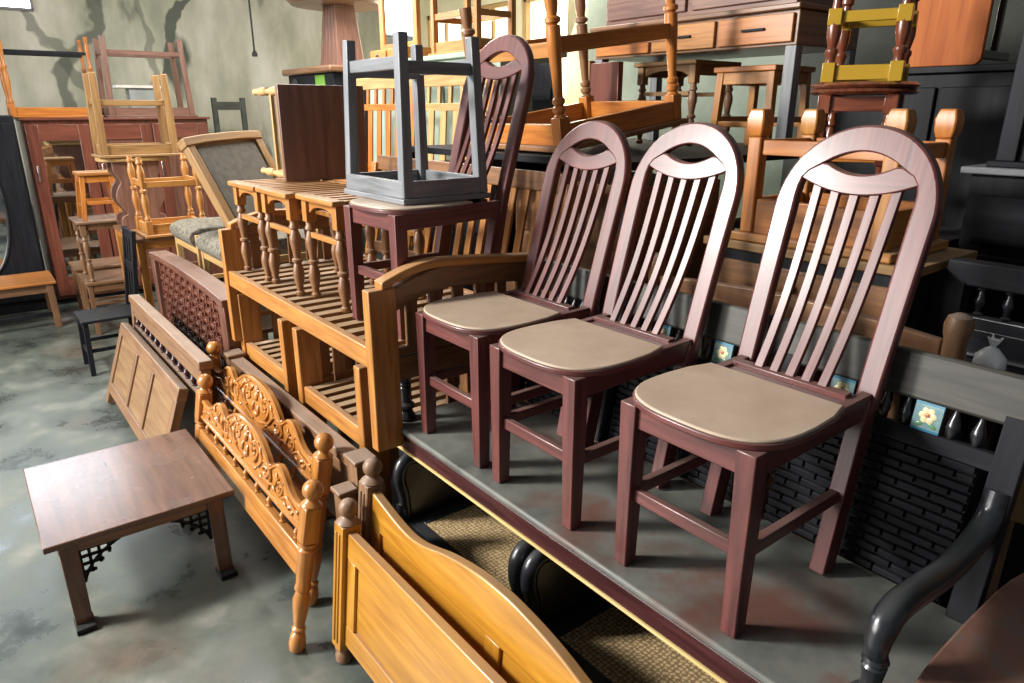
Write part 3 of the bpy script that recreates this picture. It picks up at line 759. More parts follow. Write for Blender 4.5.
# grey stool upside down on the maroon chair
CH4.location = (-2.462, 1.44, ZS+.001); CH4.rotation_euler = (0, 0, R(2.5))
t = thing('upturned_stool', 'grey wooden stool standing upside down on the seat of a maroon chair', 'stool', (-2.57, 1.50, ZS+.497))
b = MB(); b.span(-.255, .255, -.20, .20, 0, .022); b.obj('seat', 'greywood', t, .004)
b = MB()
for s in (-1, 1): b.span(-.235, .235, s*.182-.011, s*.182+.011, .022, .085); b.span(s*.235-.011, s*.235+.011, -.171, .171, .022, .085)
b.obj('apron', 'greywood', t)
for a in (-1, 1):
    for c in (-1, 1):
        b = MB(); b.bar((a*.225, c*.172, .022), (a*.205, c*.155, .60), .046, .042, (0, 1, 0), .92); b.obj('leg', 'greywood', t, .004)
for c in (-1, 1):
    b = MB(); b.bar((-.205, c*.158, .50), (.205, c*.158, .50), .02, .045); b.obj('stretcher', 'greywood', t)
for a in (-1, 1):
    b = MB(); b.bar((a*.207, -.15, .485), (a*.207, .15, .485), .02, .045); b.obj('stretcher', 'greywood', t)

# ==================================================================  GREY UPHOLSTERED ARMCHAIRS
t = thing('low_table', 'low plain table hidden behind the lattice headboard under the grey armchairs', 'table', (-5.32, 1.62, 0))
MB().span(-.79, .79, -.36, .36, .58, .61).obj('tabletop', 'oldbrown', t)
for a in (-1, 1):
    for c in (-1, 1): MB().span(a*.74-.03, a*.74+.03, c*.3-.03, c*.3+.03, 0, .58).obj('leg', 'oldbrown', t)
def grey_chair(label, loc):
    t = thing('upholstered_armchair', label, 'armchair', loc, 0, 'grey cushioned armchairs behind the lattice headboard')
    W, D = .66, .60
    for s in (-1, 1):
        x = s*(W/2-.02)
        b = MB(); b.span(x-.02, x+.02, -.01, .035, 0, .52); b.obj('front_leg', 'pale', t)
        b = MB(); b.bar((x, D-.03, 0), (x, D+.06, .86), .04, .04, (0, 1, 0)); b.obj('rear_leg', 'tan', t)
        b = MB(); b.span(x-.012, x+.012, .03, D, .05, .085); b.obj('side_stretcher', 'pale', t)
        b = MB(); b.span(x-.012, x+.012, .03, D, .40, .45); b.obj('side_rail', 'pale', t)
    b = MB(); b.span(-W/2+.04, W/2-.04, -.005, .02, .375, .445); b.obj('front_rail', 'pale', t)
    b = MB(); b.span(-W/2+.04, W/2-.04, -.0, .018, .05, .09); b.obj('front_stretcher', 'pale', t)
    b = MB(); pr = smooth([(-.02, .43), (-.05, .48), (-.03, .535), (.06, .565), (.3, .56), (.52, .545), (.55, .44)], 30)
    b.prism(pr, W-.09, RZ(90)); b.obj('seat_cushion', 'floral', t, .008, label='mottled grey seat cushion')
    b = MB(); b.bar((0, D-.02, .50), (0, D+.05, .84), W-.1, .05, (0, 1, 0)); b.obj('back_cushion', 'floral', t, .01)
    b = MB(); b.bar((-W/2+.03, D+.06, .86), (W/2-.03, D+.06, .86), .04, .05); b.obj('top_rail', 'tan', t)
    return t
gc = grey_chair('wooden armchair with mottled grey cushion behind the lattice headboard, nearer the golden sofa', (-5.00, 1.32, .611))
dup(gc, 'wooden armchair with mottled grey cushion behind the lattice headboard, the farther one', (-5.74, 1.32, .611))
# tipped armchair with grey upholstered back
t = thing('tipped_armchair', 'armchair with a big grey upholstered back tipped sideways on the cushioned armchairs', 'armchair', (-5.18, 1.76, 1.22), rot=(R(3), R(-30), R(24)))
W = .62
b = MB(); b.span(-.03, .02, -W/2+.04, W/2-.04, .05, .62); b.obj('upholstery', 'fabric', t, .012, label='grey upholstered back')
for s in (-1, 1):
    b = MB(); b.span(-.035, .035, s*W/2-.03, s*W/2+.03, -.05, .66); b.obj('back_stile', 'tan', t, .006)
tp = smooth([(-W/2-.04, .66), (-.15, .672), (.15, .672), (W/2+.04, .66)], 20)
b = MB(); b.strip([(x, z+.03) for x, z in tp], [(x, z-.035) for x, z in tp], .085, None, RZ(90)); b.obj('crest_rail', 'tan', t, .008)
b = MB(); b.span(-.03, .03, -W/2+.03, W/2-.03, -.05, .05); b.obj('lower_rail', 'tan', t, .006)
b = MB(); b.span(-.42, -.03, -W/2+.05, W/2-.05, -.03, .06); b.obj('seat', 'fabric', t, .012)
# ==================================================================  LEFT STACKS
def square_stool(name, label, loc, W, D, H, mat, topm=None, rz=0, splay=0, cat='stool', leg=.04, rails=True, group=None, rot=None):
    t = thing(name, label, cat, loc, rz, group, rot); topm = topm or mat
    b = MB(); b.span(-W/2, W/2, -D/2, D/2, H-.028, H); b.obj('seat' if cat != 'table' else 'tabletop', topm, t, .005)
    for a in (-1, 1):
        for c in (-1, 1):
            b = MB(); b.bar((a*(W/2-.035), c*(D/2-.035), H-.028), (a*(W/2-.035+splay), c*(D/2-.035+splay), 0), leg, leg, (0, 1, 0), .9); b.obj('leg', mat, t)
    b = MB()
    for c in (-1, 1): b.span(-W/2+.05, W/2-.05, c*(D/2-.03)-.01, c*(D/2-.03)+.01, H-.09, H-.028)
    for a in (-1, 1): b.span(a*(W/2-.03)-.01, a*(W/2-.03)+.01, -D/2+.05, D/2-.05, H-.09, H-.028)
    b.obj('apron', mat, t)
    if rails:
        for c in (-1, 1):
            y = c*(D/2-.035+splay*.65); b = MB(); b.bar((-W/2+.035, y, H*.3), (W/2-.035, y, H*.3), .02, .03); b.obj('stretcher', mat, t)
        for a in (-1, 1):
            x = a*(W/2-.035+splay*.6); b = MB(); b.bar((x, -D/2+.035, H*.36), (x, D/2-.035, H*.36), .02, .03); b.obj('stretcher', mat, t)
    return t
square_stool('small_bench', 'brown stool at the foot of the left stack carrying a turned-leg side table', (-7.55, .985, 0), .55, .44, .50, 'oldbrown')
square_stool('side_stool', 'old brown stool standing behind the left stack beside the red wardrobe', (-8.12, 1.02, 0), .44, .52, .53, 'oldbrown')
tt = turned_stool('turned_side_table', 'small side table with turned legs stacked on a brown stool at left', (-7.52, 1.0, .50), .46, .40, .55, 'oldbrown', 'dustybrown', slats=False)
tt['category'] = 'table'
square_stool('splayed_stool', 'orange-yellow stool with splayed legs standing on the turned-leg side table', (-7.50, 1.02, 1.05), .30, .30, .42, 'orange', 'teak', splay=.04)
# dark chair on the floor
t = thing('black_chair', 'black wooden chair standing alone on the concrete before the left stacks', 'chair', (-6.30, .77, 0), 0)
b = MB(); b.span(-.20, .20, -.21, .20, .425, .45); b.obj('seat', 'blackmatte', t, .006)
for s in (-1, 1):
    b = MB(); b.bar((s*.17, -.18, .425), (s*.175, -.19, 0), .036); b.obj('front_leg', 'blackmatte', t)
    b = MB(); b.bar((s*.175, .185, 0), (s*.175, .19, .45), .036, .036, (0, 1, 0)); b.bar((s*.175, .19, .45), (s*.165, .26, 1.10), .034, .034, (0, 1, 0)); b.obj('rear_leg', 'blackmatte', t)
    b = MB(); b.bar((s*.172, -.18, .2), (s*.172, .18, .2), .018, .03); b.obj('stretcher', 'blackmatte', t)
b = MB(); b.span(-.16, .16, -.19, -.17, .36, .425); b.obj('apron', 'blackmatte', t)
b = MB(); b.bar((-.17, -.185, .16), (.17, -.185, .16), .018, .03); b.obj('stretcher', 'blackmatte', t)
for z, y in ((1.06, .255), (.80, .23)):
    b = MB(); b.bar((-.16, y, z), (.16, y, z), .02, .07); b.obj('back_rail', 'blackmatte', t)
for x in (-.09, 0, .09):
    b = MB(); b.bar((x, .20, .46), (x, .25, 1.06), .025, .012, (0, 1, 0)); b.obj('back_slat', 'blackmatte', t)
# table with orange legs carrying the scroll table
square_stool('orange_legged_table', 'brown-topped table with orange legs carrying a scroll-sided table and an upturned stool', (-6.62, 1.40, 0), .95, .72, 1.03, 'teak', 'oldbrown', cat='table', leg=.055, rails=False)
t = thing('scroll_table', 'mauve-brown table with scrolled side boards carrying an upturned tan stool', 'table', (-6.88, 1.24, 1.03))
for s in (-1, 1):
    ou = smooth([(.10, 0), (.13, .03), (.125, .10), (.09, .13), (.115, .19), (.14, .26), (.125, .34), (.10, .40), (.13, .47), (.135, .56)], 40)
    poly = ou+[(-x, z) for x, z in ou[::-1]]
    b = MB(); b.prism(poly, .035, TR(s*.13, 0, 0) @ RZ(90) @ Matrix.Diagonal((1.35, 1, 1, 1))); b.obj('scroll_side', 'mauve', t, .004)
b = MB(); b.span(-.11, .11, -.10, .10, .02, .05); b.obj('shelf', 'mauve', t)
tp = [(.19*math.copysign(abs(math.cos(a))**.6, math.cos(a)), .27*math.copysign(abs(math.sin(a))**.6, math.sin(a))) for a in [2*PI*k/28 for k in range(28)]]
b = MB(); n = len(tp); b.poly([(x, y, .56) for x, y in tp]+[(x, y, .592) for x, y in tp], [tuple(range(n-1, -1, -1)), tuple(range(n, 2*n))]+[(i, (i+1) % n, (i+1) % n+n, i+n) for i in range(n)]); b.obj('tabletop', 'pale', t, .008)
def upturned(name, label, loc, W, D, H, rails, mat, leg=.045, cat='stool', rz=0, splay=0, rot=None, group=None, lm=None, turned=None):
    """stool or table standing on its top, legs in the air; rails = heights of cross rails"""
    t = thing(name, label, cat, loc, rz, group, rot); lm = lm or mat
    b = MB(); b.span(-W/2-.02, W/2+.02, -D/2-.02, D/2+.02, 0, .022); b.obj('seat' if cat == 'stool' else 'tabletop', mat, t, .005)
    b = MB()
    for c in (-1, 1): b.span(-W/2+.03, W/2-.03, c*(D/2-leg/2)-.011, c*(D/2-leg/2)+.011, .022, .10)
    for a in (-1, 1): b.span(a*(W/2-leg/2)-.011, a*(W/2-leg/2)+.011, -D/2+.03, D/2-.03, .022, .10)
    b.obj('apron', mat, t)
    for a in (-1, 1):
        for c in (-1, 1):
            x, y = a*(W/2-leg/2), c*(D/2-leg/2); x1, y1 = x+a*splay, y+c*splay
            if turned:
                b = MB(); b.span(x-leg/2, x+leg/2, y-leg/2, y+leg/2, .022, .13); b.obj('leg_block', lm, t, .004)
                b = MB(); b.lathe([(r_*leg*.56, .13+h_*(H-.13)) for r_, h_ in turned], (x, y, 0), (0, 0, 1), 14); b.obj('turned_leg', lm, t, 0)
            else:
                b = MB(); b.bar((x, y, .022), (x1, y1, H), leg, leg, (0, 1, 0), .9); b.obj('leg', lm, t, .004)
    for z in rails:
        q = z/H*splay
        for c in (-1, 1):
            y = c*(D/2-leg/2+q); b = MB(); b.bar((-W/2+leg/2, y, z), (W/2-leg/2, y, z), .022, .045); b.obj('rail', lm, t)
        for a in (-1, 1):
            x = a*(W/2-leg/2+q); b = MB(); b.bar((x, -D/2+leg/2, z-.01), (x, D/2-leg/2, z-.01), .022, .045); b.obj('rail', lm, t)
    return t
upturned('upturned_stool', 'tan wooden stool upside down on the scroll-sided table', (-6.88, 1.29, 1.625), .36, .60, .66, (.44,), 'tan', .055, splay=-.01)
upturned('upturned_stool', 'small orange stool with turned legs upside down on the brown-topped table', (-6.34, 1.36, 1.032), .40, .46, .62, (.42,), 'teak', .05, turned=TURN_A)
# wardrobe, its load, the mirror wardrobe and the bench
t = thing('red_wardrobe', 'tall red-brown wardrobe with mirrored door panel against the far left wall', 'wardrobe', (-9.05, 1.53, 0))
b = MB(); b.span(-.34, .30, -.89, .89, .06, 1.90); b.obj('body', 'red', t, .006)
b = MB(); b.span(-.30, .27, -.85, .85, 0, .06); b.obj('plinth', 'blackmatte', t)
b = MB(); b.span(-.36, .345, -.91, .91, 1.90, 1.925); b.obj('cornice', 'red', t, .006)
for k in range(3):
    y0, y1 = -.87+k*.585, -.87+k*.585+.57
    dm = TR(.30, 0, 0)
    b = MB(); b.span(.30, .325, y0, y0+.11, .10, 1.86); b.span(.30, .325, y1-.11, y1, .10, 1.86); b.span(.30, .325, y0+.11, y1-.11, 1.70, 1.86); b.span(.30, .325, y0+.11, y1-.11, .10, .30); d = b.obj('door', 'red', t, .004)
    b = MB(); b.span(.302, .312, y0+.11, y1-.11, .30, 1.70); b.obj('mirror_panel' if k == 0 else 'door_panel', 'mirror' if k == 0 else 'lattice', d, 0)
    b = MB(); b.span(.325, .345, y0+.03, y0+.05, 1.30, 1.46); b.obj('handle', 'steel', d, .004, label='chrome pull handle')
upturned('upturned_table', 'orange table with slim turned legs upside down on the red wardrobe', (-9.0, .97, 1.926), .46, .78, .78, (), 'orange', .045, 'table', turned=TURN_B)
tb = [o for o in bpy.data.objects if o.name.startswith('upturned_table')][-1]
for c in (-.22, .22):
    b = MB(); b.bar((c*.9, -.37, .62), (c*.9, .37, .62), .03, .03); b.obj('black_rail', 'blackmatte', tb, label='black cross rail')
upturned('upturned_frame_stool', 'mauve-brown stool upside down at the right end of the red wardrobe top', (-8.98, 1.865, 1.926), .50, .86, .80, (.66,), 'mauve', .055, 'stool', splay=-.03)
t = thing('grey_crate', 'grey box with an off-white lid standing on the red wardrobe', 'box', (-9.22, 1.90, 1.951))
b = MB(); b.span(-.10, .10, -.17, .17, 0, .28); b.obj('body', 'greybox', t, .004)
b = MB(); b.span(-.13, .13, -.30, .19, .28, .31); b.obj('lid', 'white', t, .004)
t = thing('mirror_wardrobe', 'black wardrobe with a large oval mirror at the left edge', 'wardrobe', (-8.95, .16, 0))
b = MB(); b.span(-.30, .30, -.42, .42, 0, 1.95); b.obj('body', 'blackmatte', t, .01)
b = MB(); b.span(.30, .325, -.40, .40, .12, 1.88); d = b.obj('door', 'blackmatte', t, .006)
ov = [(.255*math.cos(2*PI*k/40), 1.08+.66*math.sin(2*PI*k/40)) for k in range(40)]
b = MB(); b.prism(ov, .012, TR(.328, -.06, 0) @ RZ(90)); b.obj('oval_mirror', 'mirror', d, 0, label='oval mirror')
b = MB(); b.tube([(.334, x-.06, z) for x, z in ov+ov[:2]], .014, 8); b.obj('mirror_rim', 'blackwood', d, 0)
t = thing('low_bench', 'low orange-brown bench standing in front of the oval-mirrored wardrobe', 'bench', (-8.12, .02, 0))
b = MB(); b.span(-.30, .30, -.55, .57, .425, .45); b.obj('seat', 'orange', t, .006)
for a in (-1, 1):
    for c in (-1, 1):
        b = MB(); b.bar((a*.25, .01+c*.50, .425), (a*.26, .01+c*.51, 0), .06, .055, (0, 1, 0)); b.obj('leg', 'oldbrown', t)
b = MB(); b.span(.235, .255, -.47, .49, .34, .425); b.span(-.255, -.235, -.47, .49, .34, .425); b.span(-.23, .23, -.51, -.49, .34, .425); b.span(-.23, .23, .51, .53, .34, .425); b.obj('apron', 'oldbrown', t)
b = MB(); b.bar((.25, -.48, .13), (.25, .50, .13), .03, .04); b.obj('stretcher', 'blackmatte', t)
M['oldgrey'] = plain('dusty_dark_grey', '3d403c', .8, 0, 0, '4d504a', 8)
# hanging bulb holder
t = thing('hanging_bulb', 'bare bulb holder hanging on a black cable before the mouldy wall', 'lamp', (-9.2, 3.2, 2.62))
b = MB(); b.tube([(0, 0, .06), (0, 0, 1.5)], .012, 8); b.obj('cable', 'cord', t, 0)
b = MB(); b.lathe([(.03, 0), (.035, .03), (.02, .06), (.012, .07)], (0, 0, 0)); b.obj('bulb_holder', 'cord', t, 0)

# ==================================================================  BACK: racks and what is piled on them
def rack(label, u0, u1, v0, v1, decks, top):
    t = thing('storage_rack', label, 'rack', ((u0+u1)/2, (v0+v1)/2, 0)); w, d = (u1-u0)/2, (v1-v0)/2
    for a in (-1, 1):
        for c in (-1, 1): MB().span(a*w-.03*(a > 0), a*w+.03*(a < 0), c*d-.03*(c > 0), c*d+.03*(c < 0), 0, top).obj('post', 'blackmatte', t)
    for z in decks: MB().span(-w, w, -d, d, z-.035, z).obj('deck', 'blackmatte', t)
    return t
rack('tall black rack behind the sofa carrying the drawer desk and an upturned table', -3.75, -2.0, 2.15, 4.05, (.5, 1.15, 1.80), 1.80)
rack('lower black rack behind the nearest chair carrying dark turned-leg stools', -1.95, -1.08, 2.78, 3.35, (.6, 1.52), 1.52)
rack('long low dark rack behind the stools carrying the settee with pierced slatted back', -6.0, -3.85, 2.1, 2.95, (.4, 1.0), 1.0)
# big upturned table with turned legs, tilted
t = thing('upturned_table', 'large brown table with thick turned legs upside down and tilted on the rack', 'table', (-2.84, 2.24, 1.815), rot=(R(8), 0, 0))
w, d = .70, .84
b = MB(); b.span(-w/2-.03, w/2+.03, -.03, d+.03, 0, .025); b.obj('tabletop', 'teakbrown', t, .005)
b = MB(); b.span(-w/2+.02, w/2-.02, .0, .03, .025, .12); b.span(-w/2+.02, w/2-.02, d-.03, d, .025, .12); b.span(-w/2, -w/2+.03, .03, d-.03, .025, .12); b.span(w/2-.03, w/2, .03, d-.03, .025, .12); b.obj('apron', 'orange', t, .004)
TL = [(.9, 0), (.9, .01), (.6, .03), (.95, .05), (.95, .085), (.6, .10), (.9, .12), (.9, .15), (.62, .17), (.7, .3), (.95, .56), (.98, .60), (.98, .74), (.6, .75), (1.1, .77), (1.1, .80), (.65, .82), (.9, .90), (.95, 1)]
for x in (-w/2+.028, w/2-.028):
    for y in (.028, d-.028):
        b = MB(); b.span(x-.032, x+.032, y-.032, y+.032, .025, .15); b.obj('leg_block', 'orange', t, .004)
        b = MB(); b.lathe([(r_*.033, .15+h_*.52) for r_, h_ in TL], (x, y, 0), (0, 0, 1), 16); b.obj('turned_leg', 'orange' if x > 0 else 'teakbrown', t, 0)
for y in (.028, d-.028): MB().bar((-w/2+.05, y, .44), (w/2-.05, y, .44), .028, .065).obj('rail', 'teak' if y < .1 else 'teakbrown', t)
for x in (-w/2+.028, w/2-.028): MB().bar((x, .05, .455), (x, d-.05, .455), .028, .07).obj('rail', 'orange', t)
# writing desk with drawers
t = thing('drawer_desk', 'brown desk with two rows of drawers and dark legs on the tall rack', 'desk', (-2.73, 3.32, 1.80))
W = 1.38
b = MB(); b.span(-W/2, W/2, .02, .60, .50, .66); b.obj('body', 'oldbrown', t, .004)
b = MB(); b.span(-W/2-.02, W/2+.02, -.02, .62, .66, .685); b.obj('desktop', 'oldbrown', t, .005)
b = MB(); b.span(-W/2+.02, W/2-.06, .08, .60, .685, 1.0); b.obj('upper_body', 'mauve', t, .005)
for k in range(3):
    x0 = -W/2+.02+k*.455; b = MB(); b.span(x0, x0+.43, 0, .02, .515, .645); d_ = b.obj('drawer', 'orange' if k != 1 else 'teak', t, .004)
    b = MB(); b.span(x0+.15, x0+.28, -.014, 0, .575, .587); b.obj('handle', 'blackmatte', d_, .002)
for k in range(2):
    x0 = -W/2+.05+k*.64; b = MB(); b.span(x0, x0+.60, .06, .08, .72, .96); d_ = b.obj('upper_drawer', 'mauve', t, .004)
for x in (-W/2+.03, W/2-.03):
    for y in (.05, .57): MB().span(x-.03, x+.03, y-.03, y+.03, 0, .50).obj('leg', 'greywood', t)
# stools under the desk
turned_stool('scalloped_stool', 'pale brown turned-leg stool with scalloped apron standing under the drawer desk', (-2.92, 3.62, 1.80), .44, .40, .47, 'dustybrown', 'tan', slats=False)
square_stool('plain_stool', 'golden square-legged stool standing under the right end of the desk', (-2.36, 3.58, 1.80), .38, .38, .42, 'teak', 'orange', splay=.015, leg=.042)
t = thing('brown_board', 'brown flush door board standing on edge behind the upturned table', 'board', (-3.20, 3.22, 1.80))
b = MB(); b.span(-.12, .12, -.02, .02, 0, .47); b.obj('board', 'red', t, .004)
b = MB(); b.span(-.16, -.12, -.025, .025, 0, .485); b.obj('edge_strip', 'tan', t)
# dark turned stools, one on the other
def turned_dark(label, loc, up):
    H = .56; t = thing('turned_dark_stool', label, 'stool', loc, 20, 'dark red turned-leg stools on the low rack', None)
    f = (lambda z: z) if up else (lambda z: H-z)
    def sp(b, x0, x1, y0, y1, z0, z1): b.span(x0, x1, y0, y1, f(z0), f(z1))
    b = MB(); pr = [(.19, f(H-.022)), (.205, f(H-.011)), (.19, f(H))]
    if not up: pr = pr[::-1]
    b.lathe(pr, (0, 0, 0), (0, 0, 1), 24); b.obj('seat', 'darkred', t, 0)
    for a in (-1, 1):
        for c in (-1, 1):
            x, y = a*.12, c*.12
            b = MB(); sp(b, x-.024, x+.024, y-.024, y+.024, H-.095, H-.022); b.obj('leg_block', 'darkred' if up else 'yellowwrap', t, .003)
            P_ = prof(TURN_A, .027, H-.095); P_ = P_ if up else [(r_, f(h_)) for r_, h_ in P_[::-1]]
            b = MB(); b.lathe(P_, (x, y, 0), (0, 0, 1), 12); b.obj('turned_leg', 'darkred', t, 0)
            b = MB(); sp(b, x-.025, x+.025, y-.025, y+.025, .27, .33); b.obj('stretcher_block', 'darkred' if up else 'yellowwrap', t, .003)
    for c in (-1, 1):
        b = MB(); sp(b, -.10, .10, c*.12-.010, c*.12+.010, H-.085, H-.03); b.obj('apron', 'darkred' if up else 'yellowwrap', t)
        b = MB(); sp(b, c*.12-.010, c*.12+.010, -.10, .10, H-.085, H-.03); b.obj('apron', 'darkred' if up else 'yellowwrap', t)
        b = MB(); sp(b, -.10, .10, c*.12-.010, c*.12+.010, .28, .32); b.obj('stretcher', 'orange' if up else 'yellowwrap', t)
        b = MB(); sp(b, c*.12-.010, c*.12+.010, -.10, .10, .28, .32); b.obj('stretcher', 'orange' if up else 'yellowwrap', t)
    return t
turned_dark('dark red turned-leg stool standing upright on the low rack, under an upturned one', (-1.50, 2.98, 1.52), True)
turned_dark('dark red turned-leg stool upside down with yellow wrapped rails on its twin', (-1.50, 2.98, 2.082), False)
# chunky orange upturned stool behind the nearest chair
t = thing('small_cabinet', 'small dark cabinet with one pale drawer behind the nearest maroon chair', 'cabinet', (-1.25, 2.40, 0))
b = MB(); b.span(-.36, .36, -.19, .25, 0, 1.52); b.obj('body', 'blackmatte', t, .004)
b = MB(); b.span(-.38, .38, -.21, .27, 1.52, 1.55); b.obj('top', 'tan', t, .004)
b = MB(); b.span(-.33, .33, -.205, -.19, 1.36, 1.48); d_ = b.obj('drawer', 'teakbrown', t)
b = MB(); b.ball((0, -.215, 1.42), .014); b.obj('knob', 'blackwood', d_, 0)
b = MB(); b.span(-.33, .33, -.203, -.19, .15, 1.30); b.obj('door', 'red', t)
t = thing('upturned_chunky_stool', 'thick-legged orange stool upside down behind the nearest maroon chair', 'stool', (-1.235, 2.41, 1.552))
b = MB(); b.span(-.29, .29, -.21, .21, 0, .03); b.obj('seat', 'teak', t, .006)
b = MB()
for c in (-1, 1): b.span(-.22, .22, c*.17-.013, c*.17+.013, .03, .15); b.span(c*.235-.013, c*.235+.013, -.15, .15, .03, .15)
b.obj('apron', 'orange', t, .003)
for a in (-1, 1):
    for c in (-1, 1):
        x, y = a*.235, c*.17; b = MB()
        b.bar((x, y, .03), (x, y, .36), .05, .05, (0, 1, 0), 1.0)
        sec = [(.050, .36), (.064, .385), (.068, .42), (.050, .452)]
        vs = []; fs = []
        for s_, z in sec: vs += [(x-s_/2, y-s_/2, z), (x+s_/2, y-s_/2, z), (x+s_/2, y+s_/2, z), (x-s_/2, y+s_/2, z)]
        for i in range(3):
            for j in range(4): fs.append((4*i+j, 4*i+(j+1) % 4, 4*i+4+(j+1) % 4, 4*i+4+j))
        fs += [(3, 2, 1, 0), (12, 13, 14, 15)]
        b.poly(vs, fs); b.obj('leg', 'orange' if a*c > 0 else 'teak', t, .006)
for c in (-1, 1):
    MB().bar((-.21, c*.17, .325), (.21, c*.17, .325), .024, .05).obj('rail', 'orange', t)
    MB().bar((c*.235, -.15, .325), (c*.235, .15, .325), .024, .05).obj('rail', 'orange', t)
# headboards behind the settee
t = thing('post_headboard', 'brown headboard with round-topped posts standing behind the black settee', 'headboard', (-1.19, 2.03, .04))
for s in (-1, 1):
    b = MB(); b.lathe([(.028, 0), (.03, 1.38), (.034, 1.395), (.036, 1.42), (.03, 1.44), (.012, 1.45)], (s*.52, 0, 0)); b.obj('post', 'dustybrown', t, 0)
b = MB(); pr = smooth([(-.49, 1.37), (-.25, 1.39), (0, 1.40), (.25, 1.39), (.49, 1.37)], 20); b.strip(pr, [(x, 1.26) for x, z in pr], .03); b.obj('crest_rail', 'oldbrown', t, .005)
b = MB(); b.span(-.49, .49, -.012, .012, .6, .95); b.obj('panel', 'oldbrown', t)
for k in range(7):
    x = lerp(-.40, .40, k/6); MB().lathe(prof(SPIN, .016, .31), (x, 0, .95), (0, 0, 1), 10).obj('spindle', 'dustybrown', t, 0)
t = thing('spindled_headboard', 'black headboard with a row of small spindles under its top rail, at right', 'headboard', (-.30, 2.40, 0))
for s in (-1, 1): MB().span(s*.52-.03, s*.52+.03, -.03, .03, 0, 1.50).obj('post', 'blackmatte', t)
b = MB(); b.span(-.55, .55, -.025, .03, 1.49, 1.565); b.obj('top_rail', 'blackmatte', t, .006)
b = MB(); b.span(-.49, .49, -.02, .02, 1.36, 1.40); b.obj('middle_rail', 'blackwood', t, .004)
for k in range(13): MB().lathe(prof(SPIN, .016, .09), (lerp(-.45, .45, k/12), 0, 1.40), (0, 0, 1), 10).obj('spindle', 'blackwood', t, 0)
b = MB(); b.span(-.49, .49, -.014, .014, .5, 1.36)
for z in (1.28, 1.16): b.tube([(-.49, -.018, z), (.49, -.018, z)], .010, 8)
b.obj('panel', 'blackwood', t, .002)
for k in range(6):
    b = MB(); b.ball((lerp(-.4, .4, k/5), -.02, 1.22), .014); b.obj('boss', 'blackwood', t, 0)
# black cupboard at the right edge and its load
t = thing('black_cupboard', 'black panelled cupboard at the right edge carrying a dark upturned frame', 'cupboard', (-.62, 3.22, 0))
b = MB(); b.span(-.44, .6, -.20, .30, 0, 1.775); b.obj('body', 'blackmatte', t, .005)
b = MB(); b.span(-.47, .63, -.235, .33, 1.775, 1.80); b.obj('top', 'greywood', t, .005)
for x0 in (-.40, .10):
    b = MB(); b.span(x0, x0+.46, -.215, -.20, 1.52, 1.70); b.obj('drawer', 'blackmatte', t, .004)
    b = MB(); b.span(x0, x0+.46, -.215, -.20, .15, 1.48); d_ = b.obj('door', 'blackmatte', t, .004)
    b = MB(); b.span(x0+.07, x0+.39, -.222, -.215, .25, 1.38); b.obj('door_panel', 'blackwood', d_, .006)
t = upturned('upturned_frame_table', 'dark grey table upside down on the black cupboard at the right edge', (-.72, 3.22, 1.80), .56, .36, .80, (.62,), 'blackmatte', .065, 'table')
t = thing('easel_stool', 'brown trestle leaning inside the dark upturned table at the right edge', 'trestle', (-.66, 3.20, 1.825), 0, None, (0, R(10), 0))
for s in (-1, 1): MB().bar((s*.10, -.08, 0), (s*.03, -.08, .5), .05, .03, (0, 1, 0)).obj('leg', 'mauve', t)
b = MB(); b.bar((-.09, -.08, .16), (.09, -.08, .16), .03, .045); b.obj('rail', 'mauve', t)
# tall wardrobe added as a dark backdrop, and orange stool on it
t = thing('backdrop_wardrobe', 'tall black wardrobe added as a dark backdrop under an orange stool seat', 'wardrobe', (-1.62, 3.95, 0))
b = MB(); b.span(-.36, .62, -.28, .30, 0, 2.16); b.obj('body', 'blackmatte', t, .006)
b = MB(); b.span(-.39, .65, -.31, .33, 2.16, 2.19); b.obj('cornice', 'blackmatte', t, .004)
for x0 in (-.34, .14):
    b = MB(); b.span(x0, x0+.46, -.30, -.28, .1, 2.1); d_ = b.obj('door', 'blackmatte', t, .005)
    b = MB(); b.ball((x0+(.42 if x0 < 0 else .04), -.312, 1.1), .014); b.obj('knob', 'steel', d_, 0)
t = thing('tipped_orange_stool', 'orange stool lying on its side on the black wardrobe, rounded seat facing out', 'stool', (-1.52, 3.88, 2.19))
pr = []
for cx, cz, a0 in ((.155, .03, -90), (.155, .43, 0), (-.155, .43, 90), (-.155, .03, 180)):
    for k in range(6): a = R(a0+k*18); pr.append((cx+.03*math.cos(a), cz+.03*math.sin(a)))
b = MB(); b.prism(pr, .03, TR(0, -.22, 0), 2); b.obj('seat', 'orangematte', t, .004)
for x in (-.13, .13):
    for z in (.05, .41): MB().bar((x, -.2, z), (x, .2, z), .036).obj('leg', 'blackwood', t)
for x in (-.13, .13): MB().bar((x, .05, .05), (x, .05, .41), .025).obj('stretcher', 'blackwood', t)
